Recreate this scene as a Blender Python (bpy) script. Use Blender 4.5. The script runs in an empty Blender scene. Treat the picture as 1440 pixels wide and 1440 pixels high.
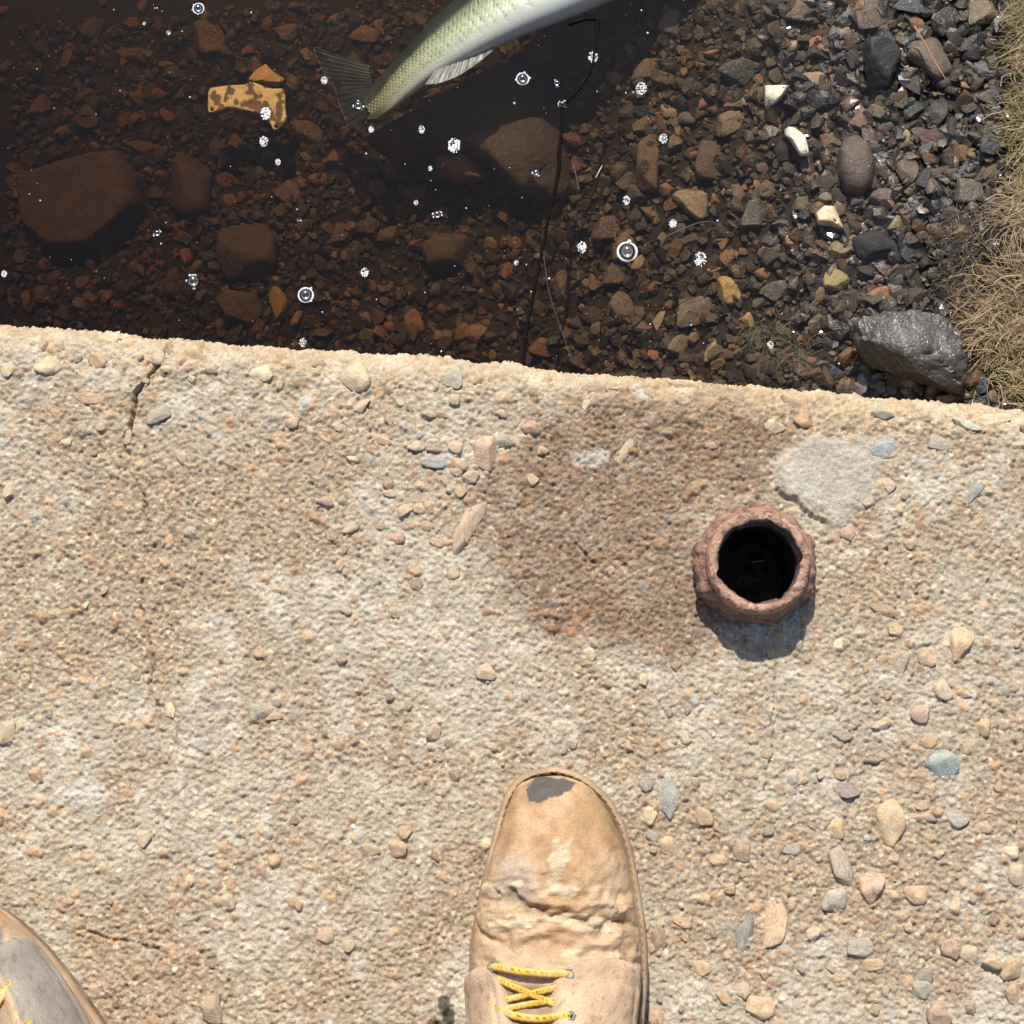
import bpy, bmesh, math, random
import numpy as np
from mathutils import Vector
from mathutils.bvhtree import BVHTree

scene = bpy.context.scene
COL = scene.collection
R = math.radians

# ------------------------------------------------------------------ camera
CAM_D, CAM_T, FPX = 1.23, R(10.0), 2687.0       # distance to slab, tilt, focal length in photo pixels
CAM_LOC = np.array([0.0, -CAM_D*math.sin(CAM_T), CAM_D*math.cos(CAM_T)])
cam = bpy.data.cameras.new("camera")
cam.sensor_width = 36.0
cam.lens = 36.0*FPX/1440.0
cam.clip_start = 0.02
cam.clip_end = 100.0
cam_ob = bpy.data.objects.new("camera", cam)
cam_ob.location = CAM_LOC
cam_ob.rotation_euler = (CAM_T, 0, 0)
COL.objects.link(cam_ob)
scene.camera = cam_ob

# ------------------------------------------------------------------ light
SUN_EL, SUN_AZ = R(50.0), R(-7.0)               # the sun stands beyond the water, a little to the left
world = bpy.data.worlds.new("World")
scene.world = world
world.use_nodes = True
wn = world.node_tree
sky = wn.nodes.new("ShaderNodeTexSky")
sky.sky_type = 'NISHITA'
sky.sun_disc = False
sky.sun_elevation = SUN_EL
sky.sun_rotation = SUN_AZ
sky.dust_density = 1.5
sky.ozone_density = 0.9
wn.nodes["Background"].inputs[1].default_value = 0.12
wn.links.new(sky.outputs[0], wn.nodes["Background"].inputs[0])
sd = Vector((math.sin(SUN_AZ)*math.cos(SUN_EL), math.cos(SUN_AZ)*math.cos(SUN_EL), math.sin(SUN_EL)))
sun = bpy.data.lights.new("sun", 'SUN')
sun.energy = 4.6
sun.angle = R(0.55)
sun.color = (1.0, 0.955, 0.85)
sun_ob = bpy.data.objects.new("sun", sun)
sun_ob.rotation_euler = (-sd).to_track_quat('-Z', 'Y').to_euler()
sun_ob.location = sd*5
COL.objects.link(sun_ob)
scene.view_settings.view_transform = 'Standard'
scene.view_settings.look = 'None'
scene.view_settings.gamma = 1.0
scene.view_settings.exposure = 0.42
scene.view_settings.use_curve_mapping = False
scene.render.engine = 'CYCLES'
scene.cycles.use_denoising = True
scene.cycles.denoiser = 'OPENIMAGEDENOISE'
scene.cycles.denoising_input_passes = 'RGB_ALBEDO_NORMAL'
scene.cycles.denoising_prefilter = 'ACCURATE'
scene.cycles.transparent_max_bounces = 32
scene.cycles.max_bounces = 8
scene.cycles.caustics_reflective = False
scene.cycles.caustics_refractive = False

# ------------------------------------------------------------------ helpers
WATER = -0.12
ct, st = math.cos(CAM_T), math.sin(CAM_T)
def P(px, py, z=0.0):
    """point of the horizontal plane z that the photo shows at (px, py)"""
    dx, dy = px-720.0, 720.0-py
    d = np.array([dx, dy*ct+FPX*st, dy*st-FPX*ct])
    k = (z-CAM_LOC[2])/d[2]
    return CAM_LOC+d*k
def PXS(z):                                      # metres per photo pixel at height z
    return (CAM_LOC[2]-z)/ct/FPX
def smooth01(x): 
    x = np.clip(x, 0, 1); return x*x*(3-2*x)

def hash3(i, j, k, seed):
    h = (i.astype(np.int64)*374761393+j.astype(np.int64)*668265263+k.astype(np.int64)*2147483647+seed*974634777) & 0xffffffff
    h = ((h ^ (h >> 13))*1274126177) & 0xffffffff
    h = ((h ^ (h >> 16))*2246822519) & 0xffffffff
    return ((h ^ (h >> 15)) & 0xffffff)/float(0xffffff)
def vnoise(p, scale, seed=0):
    """value noise, p (...,3) or (...,2), 0..1"""
    x = p[..., 0]*scale; y = p[..., 1]*scale
    z = p[..., 2]*scale if p.shape[-1] > 2 else np.zeros_like(x)+0.37
    i, j, k = np.floor(x), np.floor(y), np.floor(z)
    fx, fy, fz = smooth01(x-i), smooth01(y-j), smooth01(z-k)
    o = 0
    two = p.shape[-1] > 2
    for dk in ((0, 1) if two else (0,)):
        wz = (fz if dk else 1-fz) if two else 1.0
        for dj in (0, 1):
            wy = fy if dj else 1-fy
            for di in (0, 1):
                wx = fx if di else 1-fx
                o = o+hash3(i+di, j+dj, k+dk, seed)*wx*wy*wz
    return o
def fbm(p, scale, seed=0, octv=4, gain=0.5):
    a, o, t = 1.0, 0, 0
    for q in range(octv):
        o = o+a*vnoise(p, scale*2.03**q, seed+17*q); t += a; a *= gain
    return o/t

def mesh(name, V, F, col=None, smooth=True):
    V = np.asarray(V, dtype=np.float32); F = np.asarray(F, dtype=np.int32)
    me = bpy.data.meshes.new(name)
    n, k = F.shape
    me.vertices.add(len(V)); me.vertices.foreach_set("co", V.ravel())
    me.loops.add(n*k); me.loops.foreach_set("vertex_index", F.ravel())
    me.polygons.add(n); me.polygons.foreach_set("loop_start", np.arange(0, n*k, k, dtype=np.int32))
    me.polygons.foreach_set("use_smooth", np.full(n, smooth, dtype=bool))
    me.update(calc_edges=True); me.validate()
    if col is not None:
        ca = me.color_attributes.new("Col", 'FLOAT_COLOR', 'POINT')
        c = np.ones((len(V), 4), dtype=np.float32); c[:, :col.shape[1]] = col
        ca.data.foreach_set("color", c.ravel())
    return me
def link(name, data, mat=None, parent=None, color=None):
    o = bpy.data.objects.new(name, data); COL.objects.link(o)
    if mat is not None and data is not None and len(data.materials) == 0: data.materials.append(mat)
    if parent is not None: o.parent = parent
    if color is not None: o.color = (*color, 1)
    return o
def tag(o, label=None, cat=None, group=None, kind=None):
    if label: o["label"] = label
    if cat: o["category"] = cat
    if group: o["group"] = group
    if kind: o["kind"] = kind
    return o
def grid_faces(nu, nv, closed_v=False):
    i = np.arange(nu-1)[:, None]; j = np.arange(nv if closed_v else nv-1)[None, :]
    a = i*nv+j; b = i*nv+(j+1) % nv
    return np.stack([a+0*b, b, b+nv, a+nv], -1).reshape(-1, 4)
def tube(pts, rad, n=8, cap=True):
    """swept tube, pts (m,3); rad scalar or (m,)"""
    pts = np.asarray(pts, float); m = len(pts)
    rad = np.broadcast_to(np.asarray(rad, float), (m,))
    T = np.gradient(pts, axis=0); T /= np.linalg.norm(T, axis=1)[:, None]+1e-12
    up = np.array([0.13, 0.21, 0.97])
    A = np.cross(T, up); A /= np.linalg.norm(A, axis=1)[:, None]+1e-12
    B = np.cross(T, A)
    th = np.linspace(0, 2*math.pi, n, endpoint=False)
    V = pts[:, None, :]+rad[:, None, None]*(np.cos(th)[None, :, None]*A[:, None, :]+np.sin(th)[None, :, None]*B[:, None, :])
    return V.reshape(-1, 3), grid_faces(m, n, True)
def catmull(K, n):
    K = np.asarray(K, float); m = len(K)
    t = np.linspace(0, m-1, n); i = np.clip(np.floor(t).astype(int), 0, m-2); f = (t-i)[:, None]
    p0 = K[np.clip(i-1, 0, m-1)]; p1 = K[i]; p2 = K[i+1]; p3 = K[np.clip(i+2, 0, m-1)]
    return 0.5*((2*p1)+(-p0+p2)*f+(2*p0-5*p1+4*p2-p3)*f**2+(-p0+3*p1-3*p2+p3)*f**3)
def joinVF(parts):
    V, F, o = [], [], 0
    for v, f in parts:
        V.append(v); F.append(np.asarray(f)+o); o += len(v)
    return np.concatenate(V), np.concatenate(F)
def poly_dist(P2, poly):
    """distance to a polyline, P2 (...,2)"""
    best = np.full(P2.shape[:-1], 1e9)
    for a, b in zip(poly[:-1], poly[1:]):
        a = np.asarray(a); b = np.asarray(b); ab = b-a
        t = np.clip(((P2-a)@ab)/(ab@ab+1e-12), 0, 1)
        best = np.minimum(best, np.linalg.norm(P2-(a+t[..., None]*ab), axis=-1))
    return best
def in_poly(P2, poly):
    x, y = P2[..., 0], P2[..., 1]; c = np.zeros(x.shape, bool); n = len(poly)
    for i in range(n):
        x1, y1 = poly[i]; x2, y2 = poly[(i+1) % n]
        with np.errstate(divide='ignore', invalid='ignore'):
            c ^= ((y1 > y) != (y2 > y)) & (x < (x2-x1)*(y-y1)/((y2-y1) or 1e-12)+x1)
    return c
def poly_mask(P2, poly, soft):
    """1 inside, 0 outside, soft edge of that width"""
    d = poly_dist(P2, list(poly)+[poly[0]])
    s = np.where(in_poly(P2, poly), d, -d)
    return smooth01(0.5+s/soft)

_ico = {}
def ico(sub):
    if sub not in _ico:
        bm = bmesh.new(); bmesh.ops.create_icosphere(bm, subdivisions=sub, radius=1.0)
        bm.verts.ensure_lookup_table()
        V = np.array([v.co[:] for v in bm.verts]); F = np.array([[v.index for v in f.verts] for f in bm.faces]); bm.free()
        V /= np.linalg.norm(V, axis=1)[:, None]
        _ico[sub] = (V, F)
    V, F = _ico[sub]
    return V.copy(), F
def rock_shape(V, seed, cuts=9, lo=0.52, hi=0.9, rough=0.05, facet=False):
    rg = np.random.default_rng(seed)
    if facet: V = V*(1+(fbm(V+seed*3.1, 1.6, seed, 2)-0.5)*0.7)[:, None]
    for k in range(cuts):
        n = rg.normal(size=3); n /= np.linalg.norm(n)
        d = rg.uniform(lo, hi)
        s = np.maximum(0, V@n-d)
        V = V-s[:, None]*n*(1.0 if facet else 0.96)
    if facet:
        ext = np.abs(V).max(axis=0); return V/ext
    nn = fbm(V+seed*3.1, 2.2, seed, 3)-0.5
    n2 = fbm(V+seed*1.7, 7.0, seed+5, 2)-0.5
    V = V*(1+nn*0.22+n2*rough*2)[:, None]
    ext = np.abs(V).max(axis=0)
    return V/ext

# ------------------------------------------------------------------ materials
def newmat(name):
    m = bpy.data.materials.new(name); m.use_nodes = True
    nt = m.node_tree; b = nt.nodes["Principled BSDF"]
    return m, nt, b
def node(nt, typ, **kw):
    n = nt.nodes.new(typ)
    for k, v in kw.items():
        if k == 'ins':
            for a, c in v.items(): n.inputs[a].default_value = c
        else: setattr(n, k, v)
    return n
def noise_node(nt, scale, detail=4, rough=0.55, coord='Object', vec=None):
    n = node(nt, "ShaderNodeTexNoise", ins={'Scale': scale, 'Detail': detail, 'Roughness': rough})
    if vec is None:
        tc = node(nt, "ShaderNodeTexCoord"); vec = tc.outputs[coord]
    nt.links.new(vec, n.inputs['Vector'])
    return n
def mixc(nt, a, b, fac, blend='MIX'):
    n = node(nt, "ShaderNodeMix", data_type='RGBA', blend_type=blend)
    for sock, v in ((n.inputs[0], fac), (n.inputs[6], a), (n.inputs[7], b)):
        if hasattr(v, 'links'): nt.links.new(v, sock)
        elif isinstance(v, (int, float)): sock.default_value = v
        else: sock.default_value = (*v, 1)
    return n.outputs[2]
def ramp(nt, src, stops):
    n = node(nt, "ShaderNodeValToRGB")
    while len(n.color_ramp.elements) < len(stops): n.color_ramp.elements.new(0.5)
    for e, (p, c) in zip(n.color_ramp.elements, stops):
        e.position = p; e.color = (*c, 1) if isinstance(c, tuple) else (c, c, c, 1)
    nt.links.new(src, n.inputs[0])
    return n.outputs[0]
def bump(nt, b, height, strength, dist, prev=None):
    n = node(nt, "ShaderNodeBump", ins={'Strength': strength, 'Distance': dist})
    nt.links.new(height, n.inputs['Height'])
    if prev is not None: nt.links.new(prev, n.inputs['Normal'])
    nt.links.new(n.outputs[0], b.inputs['Normal'])
    return n.outputs[0]

def mat_vertex(name, rough=0.9, var=0.25, nscale=900, bdist=0.0006, bstr=0.6, coat=0.0, spec=0.3):
    m, nt, b = newmat(name)
    at = node(nt, "ShaderNodeVertexColor", layer_name="Col")
    nz = noise_node(nt, nscale, 3)
    lo, hi = 1-var, 1+var
    f = ramp(nt, nz.outputs[0], [(0.3, lo), (0.7, min(hi, 1.0))])
    c = mixc(nt, at.outputs[0], f, 1.0, 'MULTIPLY')
    nt.links.new(c, b.inputs['Base Color'])
    b.inputs['Roughness'].default_value = rough
    b.inputs['Specular IOR Level'].default_value = spec
    b.inputs['Coat Weight'].default_value = coat
    b.inputs['Coat Roughness'].default_value = 0.12
    bump(nt, b, nz.outputs[0], bstr, bdist)
    return m
def mat_rock(name, rough=0.8, wet=0.0, bstr=0.6, speck=0.5, nsc=3.0, bsc=5.0, bd=0.05, coatc=None):
    """stone: the object's own colour with mottling, specks and grain"""
    m, nt, b = newmat(name)
    oi = node(nt, "ShaderNodeObjectInfo")
    tc = node(nt, "ShaderNodeTexCoord")
    add = node(nt, "ShaderNodeVectorMath", operation='ADD')
    mul = node(nt, "ShaderNodeMath", operation='MULTIPLY', ins={1: 37.0})
    nt.links.new(oi.outputs['Random'], mul.inputs[0])
    nt.links.new(tc.outputs['Object'], add.inputs[0]); nt.links.new(mul.outputs[0], add.inputs[1])
    v = add.outputs[0]
    n1 = noise_node(nt, nsc, 6, 0.65, vec=v)
    n2 = noise_node(nt, nsc*bsc, 3, 0.5, vec=v)
    mott = ramp(nt, n1.outputs[0], [(0.32, 0.55), (0.68, 1.0)])
    c = mixc(nt, oi.outputs['Color'], mott, 1.0, 'MULTIPLY')
    sp = ramp(nt, n2.outputs[0], [(0.52, 0.0), (0.66, 1.0)])
    sm = node(nt, "ShaderNodeMath", operation='MULTIPLY', ins={1: speck}); nt.links.new(sp, sm.inputs[0])
    lite = mixc(nt, oi.outputs['Color'], (1.0, 0.92, 0.8), 0.22)
    c = mixc(nt, c, lite, sm.outputs[0])
    if coatc:                                       # traces of cement left on the stone
        n3 = noise_node(nt, nsc*.8, 5, 0.7, vec=v)
        cm = ramp(nt, n3.outputs[0], [(0.50, 0.0), (0.66, 0.6)])
        c = mixc(nt, c, coatc, cm)
    nt.links.new(c, b.inputs['Base Color'])
    b.inputs['Roughness'].default_value = rough
    b.inputs['Specular IOR Level'].default_value = 0.35 if not coatc else 0.15
    if wet:
        b.inputs['Coat Weight'].default_value = wet
        b.inputs['Coat Roughness'].default_value = 0.12
    nrm = bump(nt, b, n2.outputs[0], bstr, bd*.01)
    nrm2 = bump(nt, b, n1.outputs[0], bstr*0.7, bd*.02, nrm)
    if wet: nt.links.new(nrm2, b.inputs['Coat Normal'])
    return m

M = {}
M['slab'] = mat_vertex('weathered_concrete', 0.95, 0.5, 1300, 0.0009, 0.9, spec=.15)
M['agg'] = mat_rock('embedded_stone', 0.92, 0, 0.6, 0.35, 2.2, 4, .09, coatc=(.44, .385, .30))
M['bigrock'] = mat_rock('silted_boulder', 0.85, 0, 0.8, 0.12, 5.0, 6, .10)
M['sparkle'] = mat_rock('rough_wet_rock', 0.5, 0.55, 1.0, 0.15, 5.0, 5.0, .09)
M['rock'] = mat_rock('creek_stone', 0.75, 0, 0.6, 0.5, 2.0, 5, .08)
M['wet'] = mat_rock('wet_stone', 0.3, 0.8, 0.8, 0.2, 2.6, 4.0, .10)
M['bed'] = mat_vertex('creek_silt', 0.9, 0.5, 260, 0.001, 0.8)
M['gravel'] = mat_vertex('gravel_stone', 0.65, 0.5, 420, 0.0010, 0.9, spec=0.3)
M['wetgravel'] = mat_vertex('wet_gravel_stone', 0.24, 0.45, 900, 0.0008, 0.9, coat=0.75, spec=0.5)

# ------------------------------------------------------------------ concrete slab
rng = np.random.default_rng(11)
edge_px = [(-120, 442), (0, 454), (200, 466), (420, 483), (620, 501), (800, 517), (1000, 535), (1200, 553), (1440, 570), (1560, 580)]
EP = np.array([P(a, b, -0.006) for a, b in edge_px])
ec = np.polyfit(EP[:, 0], EP[:, 1], 2)
ec = np.array([0.0, ec[1], ec[2]]) if abs(ec[0]) > 0.2 else ec
def edge_y(x):
    xc = np.clip(x, -0.45, 0.45)
    return np.polyval(ec, xc)+(x-xc)*ec[1]
STEP = 0.0009
RB = 0.022                                          # rounding of the worn edge
def grow(start, end, first, ratio, most):
    o, s = [], first; p = start; sg = 1 if end > start else -1
    while (p-end)*sg < 0:
        p += sg*s; o.append(p); s = min(s*ratio, most)
    return o
XF = np.arange(-0.37, 0.37, STEP)
xs = np.array(grow(XF[0], -2.6, STEP*1.2, 1.12, 0.05)[::-1]+list(XF)+grow(XF[-1], 2.6, STEP*1.2, 1.12, 0.05))
QL = RB*math.pi/2
SF = np.arange(-QL-0.02, 0.475, STEP)               # arc coordinate: <0 over the rounding and down the face
ss = np.array(grow(SF[0], -0.40, STEP*1.2, 1.12, 0.04)[::-1]+list(SF)+grow(SF[-1], 2.4, STEP*1.2, 1.12, 0.05))
# height tile on the fine area
nx, ns = len(XF), len(SF)
gx, gs = np.meshgrid(XF, SF, indexing='ij')
def sy(x, s):                                        # plan position of the arc coordinate
    a = np.clip(-s/QL, 0, 1)*math.pi/2
    return np.where(s >= 0, edge_y(x)-RB-s, edge_y(x)-RB+RB*np.sin(a))
gy = sy(gx, gs)
P2 = np.stack([gx, gy], -1)
S2 = np.stack([gx, gs], -1)
def WP(pts, z=0.0): return [tuple(P(a, b, z)[:2]) for a, b in pts]
brown_poly = WP([(770, 575), (830, 553), (905, 548), (1010, 556), (1105, 580), (1122, 615), (1092, 652), (1088, 705), (1005, 715), (975, 790), (1000, 870), (985, 935), (900, 960), (815, 925), (745, 870), (705, 800), (680, 745), (676, 690), (725, 640)])
grey_poly = WP([(1150, 612), (1218, 618), (1244, 655), (1228, 700), (1192, 742), (1150, 722), (1102, 692), (1094, 655), (1120, 628)])
def blob(px, py, rx, ry, soft=1.0):
    c = P(px, py); d = np.sqrt(((gx-c[0])/(rx*PXS(0)))**2+((gy-c[1])/(ry*PXS(0)))**2)
    d = d+(fbm(S2, 45, 91, 5, 0.7)-0.5)*2.2
    return smooth01((1.15-d)/soft)
warp = np.stack([fbm(S2, 40, 3, 3)-0.5, fbm(S2, 40, 4, 3)-0.5], -1)*0.03
m_brown = poly_mask(P2+warp*1.6, brown_poly, 0.034)*(0.72+0.4*fbm(S2, 50, 7, 4))
m_grey = poly_mask(P2+warp*0.6, grey_poly, 0.008)
f_big = fbm(S2, 13, 21, 6, 0.62)
f_mid = fbm(S2, 36, 22, 5, 0.62)
f_sm = fbm(S2, 110, 23, 3)
pale = 0.2+0.8*smooth01((0.5*f_big+0.5*f_mid-0.43)/0.17)      # pale cement skin between browner worn patches
for b in ((480, 900, 130, 70), (560, 1130, 200, 90), (620, 620, 90, 120), (1250, 1000, 170, 130), (100, 1110, 60, 40), (330, 560, 140, 80), (1120, 1060, 90, 90), (1340, 850, 110, 110)):
    pale = np.maximum(pale, blob(*b)*0.85)
for b in ((200, 760, 130, 120), (130, 950, 140, 90), (170, 1260, 160, 80), (380, 980, 90, 110), (800, 960, 90, 40), (330, 760, 80, 60)):
    pale = pale*(1-blob(*b)*0.45)
expo = 1-pale*0.75
expo = np.maximum(expo, m_brown)*(1-m_grey*0.9)
Hm = (f_big-0.5)*0.004+(f_mid-0.5)*0.0020+(f_sm-0.5)*0.0008
edge_in = smooth01((0.03-gs)/0.03)
Hm = Hm+edge_in*((fbm(S2, 55, 31, 3)-0.5)*0.006+(fbm(S2, 20, 32, 2)-0.5)*0.006)
Hm = Hm+m_grey*0.0022-m_brown*0.0008
def splat(n, r0, r1, hk, seed, keep):
    rg = np.random.default_rng(seed)
    cx = rg.uniform(XF[0], XF[-1], n); cs = rg.uniform(SF[0], SF[-1], n)
    ii = np.clip(((cx-XF[0])/STEP).astype(int), 0, nx-1); jj = np.clip(((cs-SF[0])/STEP).astype(int), 0, ns-1)
    ok = rg.random(n) < keep[ii, jj]
    cx, cs, ii, jj = cx[ok], cs[ok], ii[ok], jj[ok]; n = len(cx)
    rr = r0+(r1-r0)*rg.random(n)**2.0
    asp = rg.uniform(0.6, 1.0, n); an = rg.uniform(0, math.pi, n)
    hz = rr*hk*rg.uniform(0.5, 1.15, n)
    flat = rg.uniform(0.35, 0.6, n)
    w = int(math.ceil(r1/STEP))
    Hh = np.zeros(nx*ns); Id = np.full(nx*ns, -1)
    for ps in (0, 1):
        for di in range(-w, w+1):
            for dj in range(-w, w+1):
                a, b = ii+di, jj+dj
                g = (a >= 0) & (a < nx) & (b >= 0) & (b < ns)
                dx = XF[0]+a*STEP-cx; dy = SF[0]+b*STEP-cs
                u = (dx*np.cos(an)+dy*np.sin(an))/rr; v = (-dx*np.sin(an)+dy*np.cos(an))/(rr*asp)
                d2 = u*u+v*v; g &= d2 < 1
                if not g.any(): continue
                val = hz[g]*(1-d2[g])**flat[g]; idx = (a*ns+b)[g]
                if ps == 0: np.maximum.at(Hh, idx, val)
                else:
                    top = val >= Hh[idx]-1e-9
                    Id[idx[top]] = np.nonzero(g)[0][top]
    return Hh.reshape(nx, ns), Id.reshape(nx, ns), n
g1, id1, n1 = splat(170000, 0.0007, 0.0019, 1.08, 41, np.clip(expo*1.15, 0.45, 1))
dens2 = np.clip(0.35+0.9*(f_mid-0.4), 0.1, 1)*np.clip(expo+0.25, 0, 1)*(1-m_grey)+edge_in*.5
g2, id2, n2 = splat(6000, 0.0018, 0.0042, 0.8, 42, dens2)
sand = fbm(S2, 640, 51, 2)-0.5
pits = smooth01((fbm(S2, 240, 52, 2)-0.63)/0.08)
H = Hm+np.maximum(g1*(0.6+0.4*expo), g2*(0.55+0.45*expo))*(1-0.6*m_grey)+sand*0.0026*(1-0.5*m_grey)-pits*0.0009*(1-m_grey*0.6)
# colours
pal1 = np.array([[.37, .27, .19], [.43, .33, .245], [.32, .23, .165], [.48, .37, .27], [.46, .405, .34], [.27, .195, .14], [.60, .52, .42], [.40, .26, .175], [.36, .33, .29]])
w1 = np.array([.2, .2, .14, .14, .1, .07, .07, .05, .03]); w1 /= w1.sum()
pal2 = np.array([[.46, .33, .22], [.52, .38, .25], [.40, .26, .17], [.55, .45, .33], [.40, .37, .33], [.50, .33, .2]])
paste = np.array([.475, .435, .36])
C = np.empty((nx, ns, 3))
C[:] = paste
C *= (0.85+0.35*f_sm[..., None])
dirt = (0.22+0.36*expo)[..., None]*smooth01((0.0006-np.maximum(g1, g2))/0.0006)[..., None]   # brown grit lodged between the grains
C = C*(1-dirt)+np.array([.25, .185, .125])*dirt
wh = smooth01((fbm(S2, 90, 61, 3)-0.56)/0.1)*pale
C = C*(1-wh[..., None]*0.6)+np.array([.60, .555, .48])*wh[..., None]*0.6
gc = pal1[rng.choice(len(pal1), n1, p=w1)]*rng.uniform(0.65, 1.35, (n1, 1))
gc2 = pal2[rng.integers(0, len(pal2), n2)]*rng.uniform(0.85, 1.12, (n2, 1))
use1 = (id1 >= 0)
k1 = (0.35+0.55*expo)*smooth01(g1/0.0007)
C = np.where(use1[..., None], C*(1-k1[..., None])+gc[np.maximum(id1, 0)]*k1[..., None], C)
use2 = (id2 >= 0) & (g2 > g1*0.8)
k2 = 0.85*smooth01(g2/0.0006)
C = np.where(use2[..., None], C*(1-k2[..., None])+gc2[np.maximum(id2, 0)]*k2[..., None], C)
C = C*(1-0.30*(1-pale)[..., None]*(1-m_grey[..., None])*np.array([0.35, 0.5, 0.7]))
C = C*(1-np.clip(m_brown, 0, 1)[..., None]*np.array([.36, .425, .46]))
greyc = np.array([.34, .325, .29])*(0.7+0.6*vnoise(S2, 420, 66)[..., None])
C = C*(1-m_grey[..., None]*0.42)+greyc*m_grey[..., None]*0.42
C = C*np.array([1.235, 1.205, 1.16])
ed = smooth01((0.014-gs)/0.03)*(0.5+fbm(S2, 70, 71, 3)*0.8)      # clean aggregate on the worn edge
ed = np.clip(ed, 0, 1)
C = C*(1-ed[..., None]*0.38)+np.array([.70, .54, .34])*(0.6+0.8*fbm(S2, 160, 73, 3)[..., None])*ed[..., None]*0.38
# white lime spots in the brown patch, an unseen thing's cast shadow painted dark beside the boot
for q in ((838, 645, 26, 12), (850, 637, 10, 9), (905, 556, 14, 10), (960, 545, 18, 8), (640, 640, 25, 10), (120, 1112, 26, 14), (895, 545, 10, 8)):
    bb = blob(*q, soft=0.5); C = C*(1-bb[..., None]*0.55)+np.array([.62, .59, .52])*bb[..., None]*0.55
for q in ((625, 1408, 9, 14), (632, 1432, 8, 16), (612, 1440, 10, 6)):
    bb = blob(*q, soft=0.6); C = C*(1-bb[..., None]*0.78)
# cracks
def crack(px, width, depth, seed):
    d = poly_dist(P2+(np.stack([fbm(S2, 130, seed, 3), fbm(S2, 130, seed+1, 3)], -1)-0.5)*0.006, WP(px))
    return smooth01((width-d)/width*1.3)*depth
crk = crack([(236, 478), (222, 512), (193, 548), (187, 585), (176, 620)], 0.0016, 0.010, 80)
crk = np.maximum(crk, crack([(176, 620), (183, 665), (206, 700), (206, 780), (198, 850), (216, 920), (214, 960), (226, 1030)], 0.0008, 0.0030, 82))
crk = np.maximum(crk, crack([(1090, 935), (1092, 990), (1086, 1040), (1075, 1110)], 0.0008, 0.0032, 84))
crk = np.maximum(crk, crack([(110, 1308), (165, 1320), (235, 1343)], 0.0010, 0.0022, 86))
crk = np.maximum(crk, crack([(1094, 688), (1130, 714), (1158, 736)], 0.0022, 0.004, 88))
crk = np.maximum(crk, crack([(812, 765), (842, 800)], 0.0010, 0.003, 90))
H = H-crk
pipe_c = P(1068, 789, 0.036)[:2]
PIPE = np.array([pipe_c[0], pipe_c[1]])
# sample the tile on the whole grid (mirrored outside the fine area)
def mirror(i, n):
    i = np.abs(i); p = 2*(n-1); i = i % p
    return np.where(i >= n, p-i, i)
ix = mirror(np.round((xs-XF[0])/STEP).astype(int), nx); js = mirror(np.round((ss-SF[0])/STEP).astype(int), ns)
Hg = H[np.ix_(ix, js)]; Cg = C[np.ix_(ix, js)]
GX, GS = np.meshgrid(xs, ss, indexing='ij')
dout = np.maximum.reduce([XF[0]-GX, GX-XF[-1], SF[0]-GS, GS-SF[-1], 0*GX])
fw = smooth01(dout/.03)[..., None]                   # beyond the detailed area: the same concrete, coarser
G2 = np.stack([GX, GS], -1)
Cg = Cg*(1-fw)+C.reshape(-1, 3).mean(0)*(.8+.4*fbm(G2, 14, 95, 4))[..., None]*fw
Hg = Hg*(1-fw[..., 0])+.0012*fw[..., 0]
far = (GX < XF[0]-.002) | (GX > XF[-1]+.002) | (GS < SF[0]-.002) | (GS > SF[-1]+.002)
Hg = np.where(far, Hg*0.6, Hg)
A = np.clip(-GS/QL, 0, 1)*math.pi/2
yb = np.where(GS >= 0, edge_y(GX)-RB-GS, edge_y(GX)-RB+RB*np.sin(A))
zb = np.where(GS >= 0, 0.0, np.where(GS > -QL, -RB+RB*np.cos(A), -RB+(GS+QL)))
SV = np.stack([GX, yb+Hg*np.sin(A), zb+Hg*np.cos(A)], -1)
SFc = grid_faces(len(xs), len(ss))
fc = SV.reshape(-1, 3)[SFc].mean(axis=1)
SFc = SFc[np.hypot(fc[:, 0]-PIPE[0], fc[:, 1]-PIPE[1]) > 0.0325]
SFc = SFc[:, ::-1]
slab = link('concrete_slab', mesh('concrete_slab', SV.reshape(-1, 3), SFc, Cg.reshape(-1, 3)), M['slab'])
tag(slab, 'weathered exposed-aggregate concrete slab along the water', kind='structure')
def slab_z(x, y):
    s = edge_y(x)-RB-y
    i = int(round((x-XF[0])/STEP)); j = int(round((s-SF[0])/STEP))
    i = min(max(i, 0), nx-1); j = min(max(j, 0), ns-1)
    a = min(max(-s/RB, 0), 1)
    return float(Hm[i, j])-(RB-RB*math.sqrt(max(0, 1-a*a)) if s < 0 else 0)

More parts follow.
